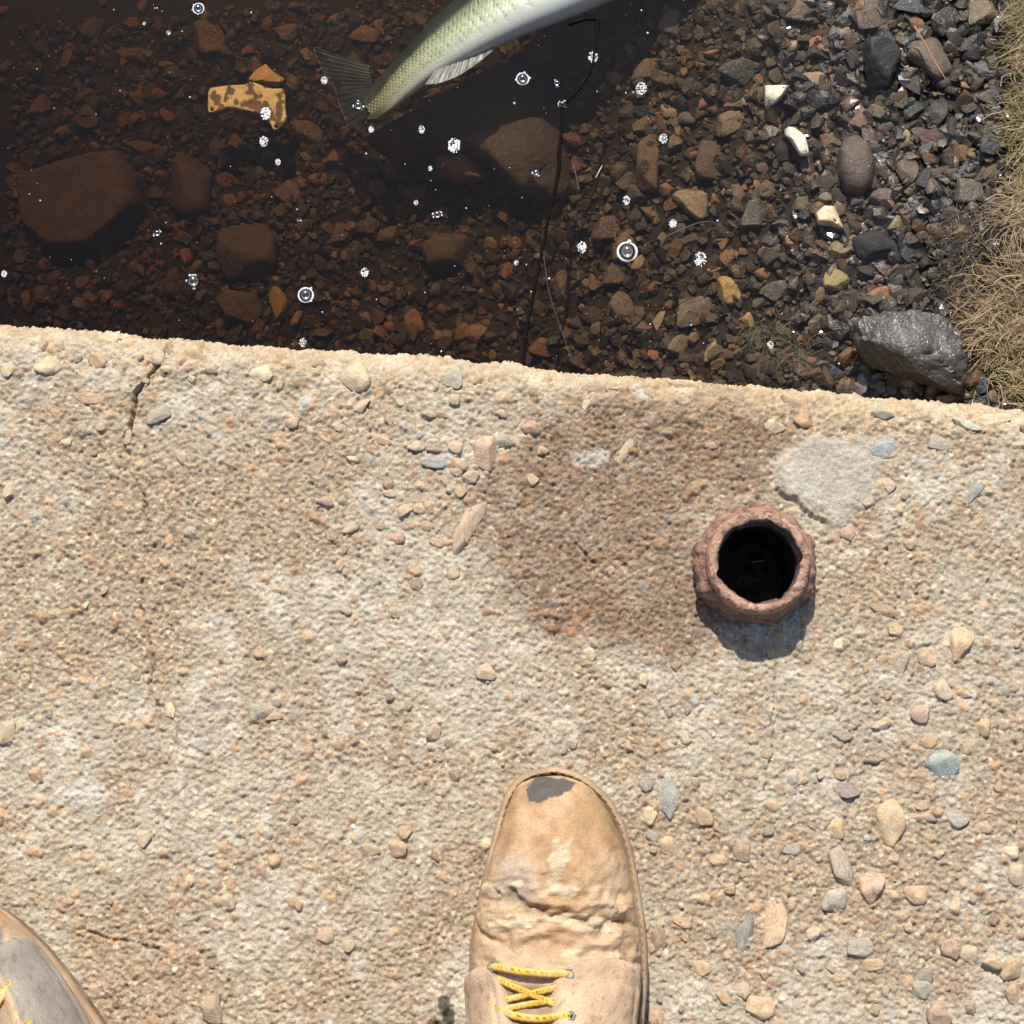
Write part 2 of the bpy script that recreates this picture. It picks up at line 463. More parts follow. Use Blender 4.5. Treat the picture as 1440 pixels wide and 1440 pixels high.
# embedded stones: px, py, length, width, angle (deg, counter-clockwise), colour
T_, O_, G_, B_, Y_, K_ = (.60, .455, .31), (.60, .41, .25), (.42, .37, .285), (.42, .285, .19), (.76, .60, .39), (.32, .27, .21)
AGG = [(68, 513, 36, 26, 15, Y_), (12, 521, 18, 20, 0, Y_), (368, 523, 34, 26, 5, (.72, .58, .38)), (130, 562, 34, 18, -5, O_), (222, 584, 34, 20, 20, G_),
 (143, 600, 15, 12, 20, T_), (92, 622, 18, 13, 10, Y_), (14, 688, 30, 18, 65, T_), (180, 615, 10, 20, 0, T_), (300, 518, 20, 16, 0, T_), (155, 472, 26, 18, 40, Y_),
 (500, 528, 40, 46, 20, (.66, .50, .33)), (432, 567, 26, 20, 30, (.5, .48, .43)), (638, 532, 28, 38, -10, G_), (411, 594, 20, 18, 0, (.62, .42, .28)), (475, 600, 20, 16, 0, T_),
 (507, 573, 30, 16, 30, T_), (537, 618, 28, 18, -10, O_), (641, 562, 18, 16, 0, T_), (563, 567, 12, 10, 0, Y_), (604, 582, 24, 12, 0, (.62, .44, .28)), (622, 583, 14, 10, 0, T_),
 (586, 627, 24, 16, 10, T_), (609, 630, 26, 14, 0, B_), (643, 629, 24, 18, -15, T_), (614, 648, 40, 20, 0, (.40, .38, .35)), (646, 652, 28, 16, -30, O_), (641, 665, 18, 12, 0, T_),
 (685, 638, 38, 46, -20, (.56, .38, .26)), (709, 618, 30, 22, 5, G_), (749, 600, 28, 22, 0, (.50, .33, .24)), (762, 632, 18, 18, 40, O_), (706, 580, 18, 16, 0, T_),
 (662, 672, 24, 18, 20, T_), (648, 692, 16, 16, 0, O_), (662, 735, 70, 28, 62, (.50, .36, .24)), (645, 762, 50, 22, 66, (.50, .36, .24)), (568, 718, 22, 26, -30, (.64, .45, .29)),
 (590, 715, 16, 18, 0, T_), (606, 712, 18, 22, 50, O_), (602, 740, 14, 18, 70, O_), (557, 757, 26, 18, 10, (.52, .34, .24)), (612, 762, 22, 14, -20, O_), (549, 694, 18, 10, 0, Y_), (547, 680, 16, 20, 0, B_),
 (493, 742, 24, 14, 30, T_), (464, 752, 16, 24, 25, B_), (459, 704, 28, 18, 0, (.50, .34, .26)), (520, 648, 20, 14, -50, (.5, .46, .38)), (497, 646, 20, 10, -20, Y_),
 (586, 823, 20, 18, 10, B_), (748, 676, 18, 18, 0, (.58, .40, .25)), (612, 1031, 24, 20, 60, (.60, .42, .29)), (690, 1049, 22, 14, -10, T_), (684, 946, 26, 26, 0, (.56, .42, .28)),
 (880, 632, 50, 14, 55, T_), (1000, 625, 22, 14, 10, (.52, .33, .24)), (1122, 567, 46, 18, -25, O_), (1130, 590, 26, 24, 0, (.55, .32, .18)), (960, 540, 46, 16, -5, (.68, .50, .3)), (838, 548, 36, 14, 0, B_), (880, 545, 44, 14, 0, O_), (1247, 628, 44, 30, 10, (.35, .36, .34)), (1222, 600, 30, 12, 60, O_), (1240, 583, 34, 12, -5, K_), (1222, 707, 20, 16, 0, T_), (1193, 750, 24, 22, 0, (.55, .37, .27)), (1370, 690, 40, 18, 60, (.36, .35, .32)), (1249, 684, 20, 22, 0, T_), (1400, 590, 50, 18, 8, Y_), (1360, 598, 40, 12, -20, (.75, .68, .52)), (1320, 622, 40, 28, 0, (.42, .36, .28)),
 (1348, 903, 36, 58, -10, (.62, .43, .27)), (1266, 931, 30, 40, -20, (.45, .34, .25)), (1245, 858, 46, 18, -20, B_), (1257, 884, 22, 24, 10, O_), (1203, 868, 10, 34, -12, T_), (1178, 908, 22, 20, 30, Y_), (1306, 925, 26, 24, 30, (.60, .42, .27)), (1122, 905, 24, 18, -20, (.44, .40, .35)), (1296, 1004, 28, 24, -10, (.52, .36, .28)), (1326, 968, 24, 32, 30, T_), (1386, 1020, 24, 28, -20, O_), (1304, 1044, 26, 20, 20, O_), (1365, 1050, 20, 20, 0, T_), (1328, 1080, 42, 46, 30, (.36, .38, .36)), (1240, 1018, 30, 14, 15, T_), (1185, 1036, 26, 14, 0, G_), (1230, 1068, 34, 12, 0, K_), (1190, 1112, 34, 20, -20, (.36, .28, .25)), (1178, 1160, 30, 34, -10, (.60, .43, .25)), (1250, 1160, 42, 62, -5, (.60, .43, .26)), (1219, 1178, 8, 10, 0, (.7, .68, .6)), (1300, 1148, 44, 14, 0, (.54, .38, .28)), (1298, 1132, 20, 14, 20, T_), (1111, 1193, 26, 20, 0, G_), (1178, 1214, 28, 60, 18, (.45, .35, .27)), (1223, 1249, 40, 46, 10, (.54, .37, .25)), (1289, 1256, 32, 28, -10, (.62, .42, .27)), (1172, 1265, 32, 28, 0, (.52, .45, .36)), (1341, 1275, 24, 22, 20, T_), (1088, 1304, 34, 70, -8, (.58, .40, .25)), (1048, 1312, 22, 62, -12, (.30, .27, .24)), (1205, 1331, 38, 30, 5, (.44, .37, .30)), (1142, 1315, 24, 20, 20, T_), (985, 1362, 28, 20, -10, (.62, .44, .28)), (1065, 1413, 42, 34, -10, (.60, .42, .26)), (958, 1295, 28, 18, -20, O_), (1012, 1210, 30, 18, -5, O_), (943, 1190, 30, 26, 0, (.62, .46, .28)), (942, 1122, 34, 58, -8, (.37, .35, .31)), (914, 1147, 18, 24, 0, Y_), (906, 1104, 20, 20, 0, (.42, .36, .3)), (988, 1149, 30, 22, -40, O_), (1046, 1198, 26, 26, 0, B_), (1228, 1358, 28, 18, 0, O_), (1395, 1350, 30, 24, 0, (.62, .44, .28)), (1420, 1362, 26, 28, 0, O_), (1365, 1340, 28, 22, 0, T_), (1340, 1336, 30, 26, 0, B_), (1298, 1373, 24, 20, 0, (.36, .30, .25)), (1295, 1392, 30, 26, 0, G_), (1425, 1398, 20, 26, 0, O_), (1320, 1428, 30, 36, 10, B_), (1382, 1163, 24, 20, 0, (.6, .4, .3)), (1420, 1198, 24, 20, 0, Y_), (1430, 1228, 24, 30, 0, T_), (1345, 1155, 30, 20, 0, (.45, .4, .33)), (1016, 1400, 26, 16, -40, O_), (1045, 1394, 22, 20, 0, T_), (923, 1430, 22, 26, 20, O_), (925, 1320, 22, 30, 20, B_),
 (570, 1170, 18, 18, 0, O_), (560, 1196, 26, 24, 0, O_), (520, 1195, 30, 16, -10, (.60, .45, .29)), (455, 1313, 26, 26, 0, (.55, .38, .26)), (388, 1210, 18, 20, 0, (.62, .42, .26)), (322, 1268, 22, 20, 0, T_), (202, 1180, 20, 22, 0, (.62, .48, .33)), (268, 1238, 16, 14, 0, Y_), (10, 1030, 22, 30, 0, T_), (52, 1090, 20, 18, 0, O_), (240, 1000, 16, 22, 20, Y_), (363, 1000, 30, 34, 50, G_), (386, 1008, 22, 12, 10, O_), (247, 1034, 10, 18, 0, T_), (120, 852, 12, 12, 0, Y_), (180, 1078, 20, 12, 10, T_), (300, 1420, 30, 36, 0, (.50, .36, .25)), (490, 1330, 18, 16, 0, T_), (480, 930, 16, 12, 0, B_), (830, 922, 16, 22, 30, Y_), (815, 942, 14, 14, 0, O_), (908, 930, 14, 12, 0, T_), (555, 862, 16, 14, 0, T_)]
agg_meshes = []
for q in range(18):
    V, F = ico(3)
    V = rock_shape(V, 100+q, cuts=10 if q % 3 else 16, lo=0.42, hi=0.85, rough=0.08)
    agg_meshes.append(mesh('embedded_pebble', V, F))
    agg_meshes[-1].materials.append(M['agg'])
rs = random.Random(5)
def put_agg(px, py, L, W, ang, col, proud=None):
    w = P(px, py, 0.0); k = PXS(0)
    o = link('embedded_pebble', rs.choice(agg_meshes), None, slab, col)
    a, b = L*k*0.58, W*k*0.58
    h = min(a, b)*rs.uniform(0.45, 0.72)
    z = slab_z(w[0], w[1])
    pr = proud if proud is not None else rs.uniform(-0.4, 0.06)
    o.location = (w[0], w[1], z+h*pr+0.0012)
    o.scale = (a, b, h)
    o.rotation_euler = (rs.uniform(-.15, .15), rs.uniform(-.15, .15), R(ang))
taken = []
for a in AGG:
    put_agg(*a); taken.append((a[0], a[1], max(a[2], a[3])/2))
tries = 0; n_more = 300-len(AGG)
while n_more > 0 and tries < 20000:
    tries += 1
    px, py = rs.uniform(-10, 1450), rs.uniform(480, 1450)
    e_py = 454+px*0.0917
    if py < e_py+6: continue
    wgt = 0.16
    if py < e_py+70: wgt = 1.0
    elif px > 900 and py > 900: wgt = 0.8
    elif 460 < px < 760 and py < 860: wgt = 0.6
    if 700 < px < 1090 and 590 < py < 900: wgt = 0.06
    if rs.random() > wgt: continue
    sz = rs.choice([11, 12, 13, 14, 16, 18]); 
    if py < e_py+60: sz = rs.uniform(12, 30)
    if math.hypot(px-1068, py-790) < 110 or (650 < px < 915 and py > 1075): continue
    if any(math.hypot(px-t[0], py-t[1]) < t[2]+sz*0.5 for t in taken): continue
    col = rs.choice([T_, T_, O_, B_, Y_, G_, (.5, .34, .24), (.6, .42, .27)])
    put_agg(px, py, sz, sz*rs.uniform(.6, .95), rs.uniform(0, 180), col)
    taken.append((px, py, sz/2)); n_more -= 1
# ------------------------------------------------------------------ broken standpipe
M['pipe'] = mat_vertex('rusty_iron', 0.85, 0.45, 500, 0.0012, 0.9)
M['soil'] = mat_vertex('dark_soil', 0.95, 0.5, 200, 0.002, 0.8)
pipe = link('pipe', None); pipe.location = (PIPE[0], PIPE[1], 0.0); pipe.scale = (.89, .89, .95)
tag(pipe, 'short rusty brown pipe stub with a crusted rim standing up from the concrete', 'pipe')
na = 180
th = np.linspace(0, 2*math.pi, na, endpoint=False)
def ringset(prof, seed, amp, rimamp=0.0):
    """prof: (radius, z, roughness, colour)"""
    prof_r = catmull([[p[0], p[1], p[2], *p[3]] for p in prof], len(prof)*7)
    V, Cc = [], []
    for k, q in enumerate(prof_r):
        r, z, rg_ = q[:3]
        pt = np.stack([np.cos(th)*r, np.sin(th)*r, np.full(na, z)], -1)
        n = fbm(pt+seed, 90, seed, 4)-0.5; n2 = fbm(pt+seed, 320, seed+3, 3)-0.5
        lump = smooth01((fbm(pt*np.array([1, 1, .6])+seed, 120, seed+7, 2)-0.5)/0.2)
        rr = r+(n*0.006+lump*0.0035+n2*0.002)*rg_*amp
        zz = z+(fbm(pt+seed+9, 70, seed+8, 3)-0.5)*0.012*rg_*amp+n2*0.002*amp*rg_
        V.append(np.stack([np.cos(th)*rr, np.sin(th)*rr, zz], -1))
        c = np.clip(q[3:], 0.003, 1)[None]*(0.3+1.35*fbm(pt+seed, 170, seed+11, 5, .65))[:, None]
        c = c*(1-0.35*lump[:, None])+np.array([.30, .17, .12])*0.35*lump[:, None]
        pitd = smooth01((fbm(pt+seed, 260, seed+21, 3)-0.58)/0.06)[:, None]*.6
        c = c*(1-pitd)+np.array([.055, .035, .035])*pitd
        Cc.append(c)
    return np.concatenate(V), grid_faces(len(prof_r), na, True)[:, ::-1], np.concatenate(Cc)
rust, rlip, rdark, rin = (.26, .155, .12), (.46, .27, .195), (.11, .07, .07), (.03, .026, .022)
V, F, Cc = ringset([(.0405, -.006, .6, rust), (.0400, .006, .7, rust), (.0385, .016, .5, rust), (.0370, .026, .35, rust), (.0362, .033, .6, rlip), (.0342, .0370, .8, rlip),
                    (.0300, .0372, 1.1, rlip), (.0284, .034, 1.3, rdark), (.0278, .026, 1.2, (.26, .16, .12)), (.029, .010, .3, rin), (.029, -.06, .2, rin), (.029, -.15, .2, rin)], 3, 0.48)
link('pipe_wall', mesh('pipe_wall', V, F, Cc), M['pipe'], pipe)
# crust of mortar and scale round the upper (far) side of the collar
V, F, Cc = ringset([(.036, .004, 1, rust), (.0425, .008, 1.2, (.30, .18, .13)), (.0435, .016, 1.3, (.33, .20, .15)), (.0405, .024, 1.2, (.33, .19, .14)), (.0365, .027, .8, (.34, .18, .13)), (.0345, .024, .5, rust)], 8, .5)
ang = np.arctan2(V[:, 1], V[:, 0]); near = smooth01((-np.sin(ang)-0.45)/0.4)
rad = np.hypot(V[:, 0], V[:, 1]); sc_ = 1-near*np.clip((rad-.0335)/rad, 0, 1)
V[:, 0] *= sc_; V[:, 1] *= sc_
link('crust_collar', mesh('crust_collar', V, F, Cc), M['pipe'], pipe)
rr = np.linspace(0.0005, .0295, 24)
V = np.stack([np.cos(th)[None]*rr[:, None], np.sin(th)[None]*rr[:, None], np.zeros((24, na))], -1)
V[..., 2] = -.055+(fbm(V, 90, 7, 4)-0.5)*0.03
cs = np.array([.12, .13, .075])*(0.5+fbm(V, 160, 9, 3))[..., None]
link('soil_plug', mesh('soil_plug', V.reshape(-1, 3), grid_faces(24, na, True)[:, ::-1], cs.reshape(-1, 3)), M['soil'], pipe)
m, nt, b = newmat('dry_straw'); b.inputs['Base Color'].default_value = (.48, .40, .27, 1); b.inputs['Roughness'].default_value = .7; M['straw'] = m
q0, q1 = P(1057, 791, -.042), P(1075, 788, -.041)
V, F = tube(np.linspace(q0, q1, 6)+np.array([[0, 0, .001*math.sin(i)] for i in range(6)]), .0006, 6)
tag(link('twig', mesh('twig', V, F), M['straw']), 'tiny pale twig lying inside the rusty pipe', 'twig')

# ------------------------------------------------------------------ boots
M['leather'] = mat_vertex('worn_leather', 0.78, 0.28, 800, 0.0007, 0.8, spec=0.2)
M['rubber'] = mat_vertex('dusty_rubber', 0.85, 0.3, 600, 0.0005, 0.5)
M['lace'] = mat_vertex('yellow_lace', 0.8, 0.1, 900, 0.0003, 0.3)
M['metal'] = mat_vertex('dull_metal', 0.6, 0.3, 900, 0.0003, 0.3)
M['metal'].node_tree.nodes["Principled BSDF"].inputs['Metallic'].default_value = 0.3
M['mud'] = mat_vertex('dried_mud', 0.95, 0.2, 900, 0.0005, 0.6)
TOE = P(778, 1079, 0.026)
def BL(px, py, z):                                  # boot-local plan position of a photo point at height z
    p = P(px, py, z); return p[0]-TOE[0], p[1]-TOE[1]
out_px = [(1080, 774, 782), (1084, 748, 803), (1090, 735, 817), (1100, 722, 833), (1115, 713, 850), (1130, 706, 862), (1160, 698, 878), (1200, 688, 890), (1250, 676, 899), (1300, 667, 907), (1330, 662, 910), (1380, 660, 910), (1440, 664, 905)]
OD, OLx, ORx = [], [], []
for y, l, r in out_px:
    a = BL(l, y, .026); c = BL(r, y, .026)
    OD.append(-a[1]); OLx.append(a[0]); ORx.append(c[0])
OD = [0.0]+OD[1:]+[.190, .215, .245, .272, .290, .299, .3025]
OLx += [-.044, -.038, -.036, -.036, -.031, -.018, -.002]; ORx += [.049, .041, .038, .037, .032, .018, .002]
OD, OLx, ORx = map(np.array, (OD, OLx, ORx))
def outline(inset=0.0, n=150, extra_r=0.0):
    # denser at both round ends
    t = (1-np.cos(np.linspace(0, math.pi, n)))/2*OD[-1]
    l = np.interp(t, OD, OLx); r = np.interp(t, OD, ORx)
    Lp = np.stack([l, -t], -1); Rp = np.stack([r, -t], -1)
    loop = np.concatenate([Lp, Rp[::-1]])
    nx_ = np.roll(loop, -1, 0)-np.roll(loop, 1, 0); nrm = np.stack([nx_[:, 1], -nx_[:, 0]], -1)
    nrm /= np.linalg.norm(nrm, axis=1)[:, None]+1e-9
    for _ in range(6): nrm = (np.roll(nrm, 1, 0)+nrm*2+np.roll(nrm, -1, 0)); nrm /= np.linalg.norm(nrm, axis=1)[:, None]+1e-9
    c = loop.mean(0)
    if ((loop-c)*nrm).sum() < 0: nrm = -nrm
    return loop-nrm*inset, nrm
def sole_slab(levels, colf, seed):
    """levels: (inset, z); closed loft of outline rings, both ends capped"""
    V, Cc = [], []
    for ins, z in levels:
        lp, _ = outline(ins)
        V.append(np.concatenate([lp, np.full((len(lp), 1), z)], 1))
    n = len(V[0]); Vv = np.concatenate(V)
    F = grid_faces(len(levels), n, True)
    h = n//2
    i = np.arange(h-1)
    bot = np.stack([i, i+1, n-2-i, n-1-i], -1); top = bot+(len(levels)-1)*n
    F = np.concatenate([F, bot, top[:, ::-1]])
    return Vv, F, colf(Vv)
def mudmix(V, c, seed, amt=0.5):
    f = smooth01((fbm(V+seed, 60, seed, 4)-0.42)/0.2)*amt
    return c*(1-f[:, None])+np.array([.50, .38, .25])*f[:, None]
KN = [  # dB, zB, dT, zT, left, right, centre
    (.0055, .024, .0055, .029, None, None, .2), (.0085, .024, .0085, .043, None, None, .2), (.0150, .024, .0155, .054, None, None, .2), (.030, .024, .031, .0625, None, None, .18),
    (.055, .024, .055, .069, None, None, .16), (.080, .024, .079, .071, None, None, .15), (.103, .024, .098, .070, None, None, .15), (.130, .024, .118, .079, None, None, .15),
    (.165, .024, .138, .093, None, None, .17), (.205, .024, .157, .112, -.043, .046, .22), (.250, .025, .172, .135, -.041, .043, .3), (.289, .022, .183, .162, -.043, .044, .4),
    (.297, .078, .190, .188, -.047, .048, .45), (.299, .135, .194, .216, -.051, .052, .5), (.301, .200, .196, .246, -.054, .055, .5), (.304, .252, .196, .270, -.056, .057, .5)]
KT = []
for k in KN:
    k = list(k)
    if k[4] is None:
        k[4] = np.interp(k[0], OD, OLx)+np.interp(k[0], [0, .03, .08], [.0040, .0035, .0000]); k[5] = np.interp(k[0], OD, ORx)-np.interp(k[0], [0, .05, .12], [.0060, .0055, .0040])
        if k[0] < .012: k[4] = np.interp(k[0]+.0005, OD, OLx)*.93; k[5] = np.interp(k[0]+.0005, OD, ORx)*.93
    KT.append(k)
KT = np.array(KT, float)
NS, NM = 340, 210
ST = catmull(KT, NS)
def upper_grid():
    tt = np.linspace(0, 2*math.pi, NM, endpoint=False)
    cs_, sn = np.cos(tt), np.sin(tt)
    V = np.zeros((NS, NM, 3))
    for i, q in enumerate(ST):
        dB, zB, dT, zT, xl, xr, kc = q
        n = 2.35
        cx = np.sign(cs_)*np.abs(cs_)**(2/n)
        up = np.abs(sn)**(2/n); lowe = np.abs(sn)**(2/(4.0-2*kc*2 if kc < .5 else 2.2))
        k = np.where(sn >= 0, kc+(1-kc)*up, kc-kc*lowe)
        V[i, :, 0] = (xl+xr)/2+(xr-xl)/2*cx
        V[i, :, 1] = -(dB+(dT-dB)*k)
        V[i, :, 2] = zB+(zT-zB)*k
        if dB < .045:                               # round the toe in plan
            fo_ = np.where(V[i, :, 0] < 0, np.interp(-V[i, :, 0], -OLx[:8], OD[:8]), np.interp(V[i, :, 0], ORx[:8], OD[:8]))
            V[i, :, 1] = -np.maximum(-V[i, :, 1], fo_+.0050)
    return V
def grid_normals(V):
    du = np.gradient(V, axis=0); dv = np.roll(V, -1, 1)-np.roll(V, 1, 1)
    n = np.cross(du, dv); n /= np.linalg.norm(n, axis=-1)[..., None]+1e-12
    return n
U0 = upper_grid()
UN = grid_normals(U0)
if (UN[120, NM//4, 2]) < 0: UN = -UN
def gauss(d, w): return np.exp(-(d/w)**2)
def xy(px, py, z=.066): return BL(px, py, z)
def build_boot(root, lefty):
    sgn = -1 if lefty else 1
    def fin(V):
        V = np.array(V, float).reshape(-1, 3).copy(); V[:, 0] *= sgn; return V
    def ff(F): return np.asarray(F)[:, ::-1] if lefty else np.asarray(F)
    # --- upper with flex creases
    V = U0.copy(); N = UN
    x, y, z = V[..., 0], V[..., 1], V[..., 2]
    wob = (fbm(np.stack([x, y], -1), 40, 7, 4, .6)-0.5)*.042
    top = smooth01((z-.035)/.02)*smooth01((.13-z)/.03)
    d = np.zeros_like(x)
    yc = xy(780, 1290)[1]
    for off, wd, am in ((0.0, .0038, -.0032), (.0085, .0050, .0022), (-.0090, .0050, .0024), (-.0165, .0032, -.0020), (.0175, .0030, -.0012), (-.025, .005, .0012), (.027, .002, -.0006), (-.006, .0012, -.0007), (.006, .0012, -.0006), (-.031, .0016, -.0008)):
        d += am*gauss(y-(yc+off)-wob-0.10*x*(1 if off > 0 else -.6), wd)*smooth01((.062-np.abs(x-.002))/.025)
    d *= top
    wr = np.abs(fbm(np.stack([x*.35, y, z*0], -1), 260, 14, 3)-.5)
    d += (fbm(V, 45, 12, 3)-0.5)*.0018*top+(fbm(V, 170, 13, 3)-0.5)*.0009-smooth01((.035-wr)/.035)*.0007*smooth01((-y-.06)/.03)*top
    # crusted mud lies along the creases
    mudm = np.zeros_like(x)
    if not lefty:
        for (a, b_, rx, ry) in ((745, 1245, 44, 9), (790, 1252, 46, 10), (690, 1250, 26, 12), (775, 1293, 60, 10), (830, 1300, 34, 12), (855, 1270, 10, 22), (785, 1205, 14, 26), (700, 1300, 22, 10), (860, 1345, 18, 8), (870, 1400, 12, 26), (800, 1345, 20, 9)):
            cx, cy = xy(a, b_); k = PXS(.07)
            dd = np.sqrt(((x-cx)/(rx*k))**2+((y-cy)/(ry*k))**2)+(fbm(np.stack([x, y], -1), 130, 33, 4)-0.5)*1.9
            mudm = np.maximum(mudm, smooth01((1.0-dd)/.35)*(z > .045))
    tx = xy(746, 1400, .088)[0]
    thr = gauss(x-tx, .0135)**1.0*smooth01((-y-.122)/.012)*smooth01((z-.05)/.02)
    d -= thr*.0095
    gran = fbm(V, 330, 35, 3)
    d += mudm*(.0005+.0036*np.maximum(0, gran-.40))
    V = V+N*d[..., None]
    # --- leather colour: dusty tan with wear
    n1 = fbm(V, 28, 41, 4); n2 = fbm(V, 110, 42, 4); n3 = fbm(V, 260, 43, 3)
    c = np.array([.45, .275, .145])*(0.65+.65*n2[..., None])*(.85+.3*n3[..., None])
    dust = smooth01((.6*n1+.4*n2-.40)/.2)*.65
    c = c*(1-dust[..., None])+np.array([.52, .385, .255])*(.8+.4*n3[..., None])*dust[..., None]
    back = smooth01((-y-.092)/.035)[..., None]*.75     # paler, dustier towards the throat
    c = c*(1-back)+np.array([.50, .365, .26])*(.85+.3*n2[..., None])*back
    olive = smooth01((fbm(V, 38, 47, 3)-.5)/.14)*.4*smooth01((x-.012)/.02)
    c = c*(1-olive[..., None])+np.array([.30, .215, .10])*olive[..., None]
    def patch(pts, col, soft, amt, wz=.03):
        nonlocal c
        pl = [xy(*q) for q in pts]
        wq = np.stack([fbm(np.stack([x, y], -1), 150, 51, 4)-.5, fbm(np.stack([x, y], -1), 150, 52, 4)-.5], -1)*.008
        mm = poly_mask(np.stack([x, y], -1)+wq, pl, soft)*(z > wz)*amt
        c = c*(1-mm[..., None])+np.array(col)*(0.75+.5*n3[..., None])*mm[..., None]
    if not lefty:
        patch([(741, 1104), (760, 1094), (782, 1091), (806, 1097), (802, 1110), (785, 1119), (770, 1122), (762, 1126), (744, 1127)], (.085, .08, .08), .0015, .95)
        patch([(695, 1245), (715, 1225), (745, 1232), (752, 1262), (738, 1275), (700, 1262)], (.22, .19, .165), .012, .75)
        patch([(700, 1205), (735, 1200), (745, 1228), (705, 1232)], (.50, .42, .33), .012, .6)
        patch([(779, 1202), (804, 1178), (811, 1181), (792, 1212), (783, 1230), (778, 1222)], (.60, .47, .31), .003, .6)
        patch([(758, 1226), (768, 1224), (766, 1234), (758, 1234)], (.10, .09, .09), .002, .8)
    else:
        patch([(712, 1240), (760, 1225), (850, 1235), (880, 1300), (850, 1420), (722, 1420), (704, 1320)], (.24, .225, .21), .006, .85, .055)
        patch([(668, 1215), (690, 1190), (696, 1215), (680, 1245)], (.17, .165, .16), .003, .85, .03)
        patch([(668, 1340), (690, 1330), (700, 1365), (680, 1380)], (.17, .165, .16), .003, .8, .03)
        patch([(684, 1150), (696, 1140), (690, 1200), (678, 1210)], (.22, .21, .2), .003, .7, .03)
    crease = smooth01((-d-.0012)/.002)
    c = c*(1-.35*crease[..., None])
    c = c*(1-mudm[..., None]*.9)+np.array([.55, .43, .29])*(.55+.9*gran[..., None])*mudm[..., None]*.9
    F = grid_faces(NS, NM, True)
    vv = fin(V); cap = np.arange(NM)
    up = link('upper', mesh('upper', vv, ff(F), c.reshape(-1, 3)), M['leather'], root)
    # toe closing disc: small fan hidden behind the welt
    tri = np.stack([np.zeros(NM-2, int), cap[1:-1], cap[2:]], -1)
    # --- lining seen down the shaft
    Li = V[-1]; cI = Li.mean(0)
    rings = [Li, Li*.96+cI*.04, (Li*.93+cI*.07)+np.array([0, 0, -.01]), (Li*.9+cI*.1)+np.array([0, .01, -.09]), Li*.05+cI*.95+np.array([0, .02, -.10])]
    lv = np.concatenate(rings)
    link('lining', mesh('lining', fin(lv), ff(grid_faces(5, NM, True)), np.tile(np.array([[.16, .12, .09]]), (len(lv), 1))), M['leather'], root)
    # --- sole
    ws = lambda q: mudmix(q, np.tile(np.array([[.36, .24, .145]]), (len(q), 1))*(.7+.6*fbm(q, 120, 5, 3))[:, None], 6, .6)
    link('welt', mesh('welt', *(lambda a: (fin(a[0]), ff(a[1]), a[2]))(sole_slab([(.004, .0175), (.0, .0185), (-.0006, .022), (.0006, .0255), (.002, .0266), (.0036, .0262), (.0044, .0225), (.0115, .0222)], ws, 4))), M['leather'], root)
    os_ = lambda q: mudmix(q, np.tile(np.array([[.17, .115, .075]]), (len(q), 1))*(.7+.6*fbm(q, 90, 8, 3))[:, None], 9, .55)
    sole = link('outsole', mesh('outsole', *(lambda a: (fin(a[0]), ff(a[1]), a[2]))(sole_slab([(.006, .0012), (.0018, .002), (.0008, .008), (.0012, .0135), (.0018, .0174)], os_, 6))), M['rubber'], root)
    # welt stitches
    lp, nr = outline(.0026)
    seg = np.cumsum(np.r_[0, np.linalg.norm(np.diff(lp, axis=0), axis=1)])
    parts = []
    for s in np.arange(.004, seg[-1], .0052):
        a = [np.interp(s+u, seg, lp[:, q]) for u in (0, .0032) for q in (0, 1)]
        pts = np.array([[a[0], a[1], .0266], [(a[0]+a[2])/2, (a[1]+a[3])/2, .0274], [a[2], a[3], .0266]])
        parts.append(tube(pts, .0005, 5))
    vs, fs = joinVF(parts)
    tag(link('stitching', mesh('stitching', fin(vs), ff(fs), np.tile(np.array([[.34, .25, .16]]), (len(vs), 1))), M['lace'], root), kind='stuff')
    # --- eyestay flaps laid over the tongue
    bvh = BVHTree.FromPolygons([tuple(q) for q in V.reshape(-1, 3)], [tuple(int(w) for w in f) for f in F])
    def surf(ax, ay):
        h = bvh.ray_cast(Vector((ax, ay, .5)), Vector((0, 0, -1)))
        return (h[0].z if h[0] else .03)
    yt0 = xy(0, 1346, .08)[1]
    def flap(a_in, a_out, s0, s1, rnd, name):
        na_, nb = 40, 80
        A0 = []
        for i in range(nb):
            f = i/(nb-1); s = s0+(s1-s0)*f
            round_ = rnd*(1-math.sqrt(max(0, 1-(1-min(1, f/.10))**2)))
            ai = a_in(f)+(a_out-a_in(f))*round_*.45
            ao = a_out+(a_in(f)-a_out)*round_*.35
            row = []
            for j in range(na_):
                g = j/(na_-1); a = ai+(ao-ai)*g
                u = a/(2*math.pi)*NM; u0 = int(math.floor(u)) % NM; fu = u-math.floor(u)
                si = min(max(s, 0), NS-1.001); q0 = int(si); fs_ = si-q0
                def smp(G):
                    return (G[q0, u0]*(1-fu)+G[q0, (u0+1) % NM]*fu)*(1-fs_)+(G[q0+1, u0]*(1-fu)+G[q0+1, (u0+1) % NM]*fu)*fs_
                p, nn = smp(V), smp(N); nn = nn/np.linalg.norm(nn)
                em = min(g*(na_-1), (na_-1-g*(na_-1)), i, 1e9)
                lift = .0046*smooth01(np.array(min(em/1.6, 1)))-.0006
                lift -= .0011*math.exp(-((em-6.0)/1.0)**2)          # stitched groove
                if g > .93: lift = .0006
                row.append(p+nn*float(lift))
            A0.append(row)
        A0 = np.array(A0)
        n2_ = fbm(A0, 90, 61, 4); n4 = fbm(A0, 26, 62, 3); sp = fbm(A0, 300, 63, 3)
        base = np.array([.50, .345, .235]) if not lefty else np.array([.42, .30, .19])
        cc = base*(.8+.4*n2_[..., None]); pale_ = smooth01((n4-.52)/.15)*.5
        cc = cc*(1-pale_[..., None])+np.array([.62, .47, .31])*pale_[..., None]
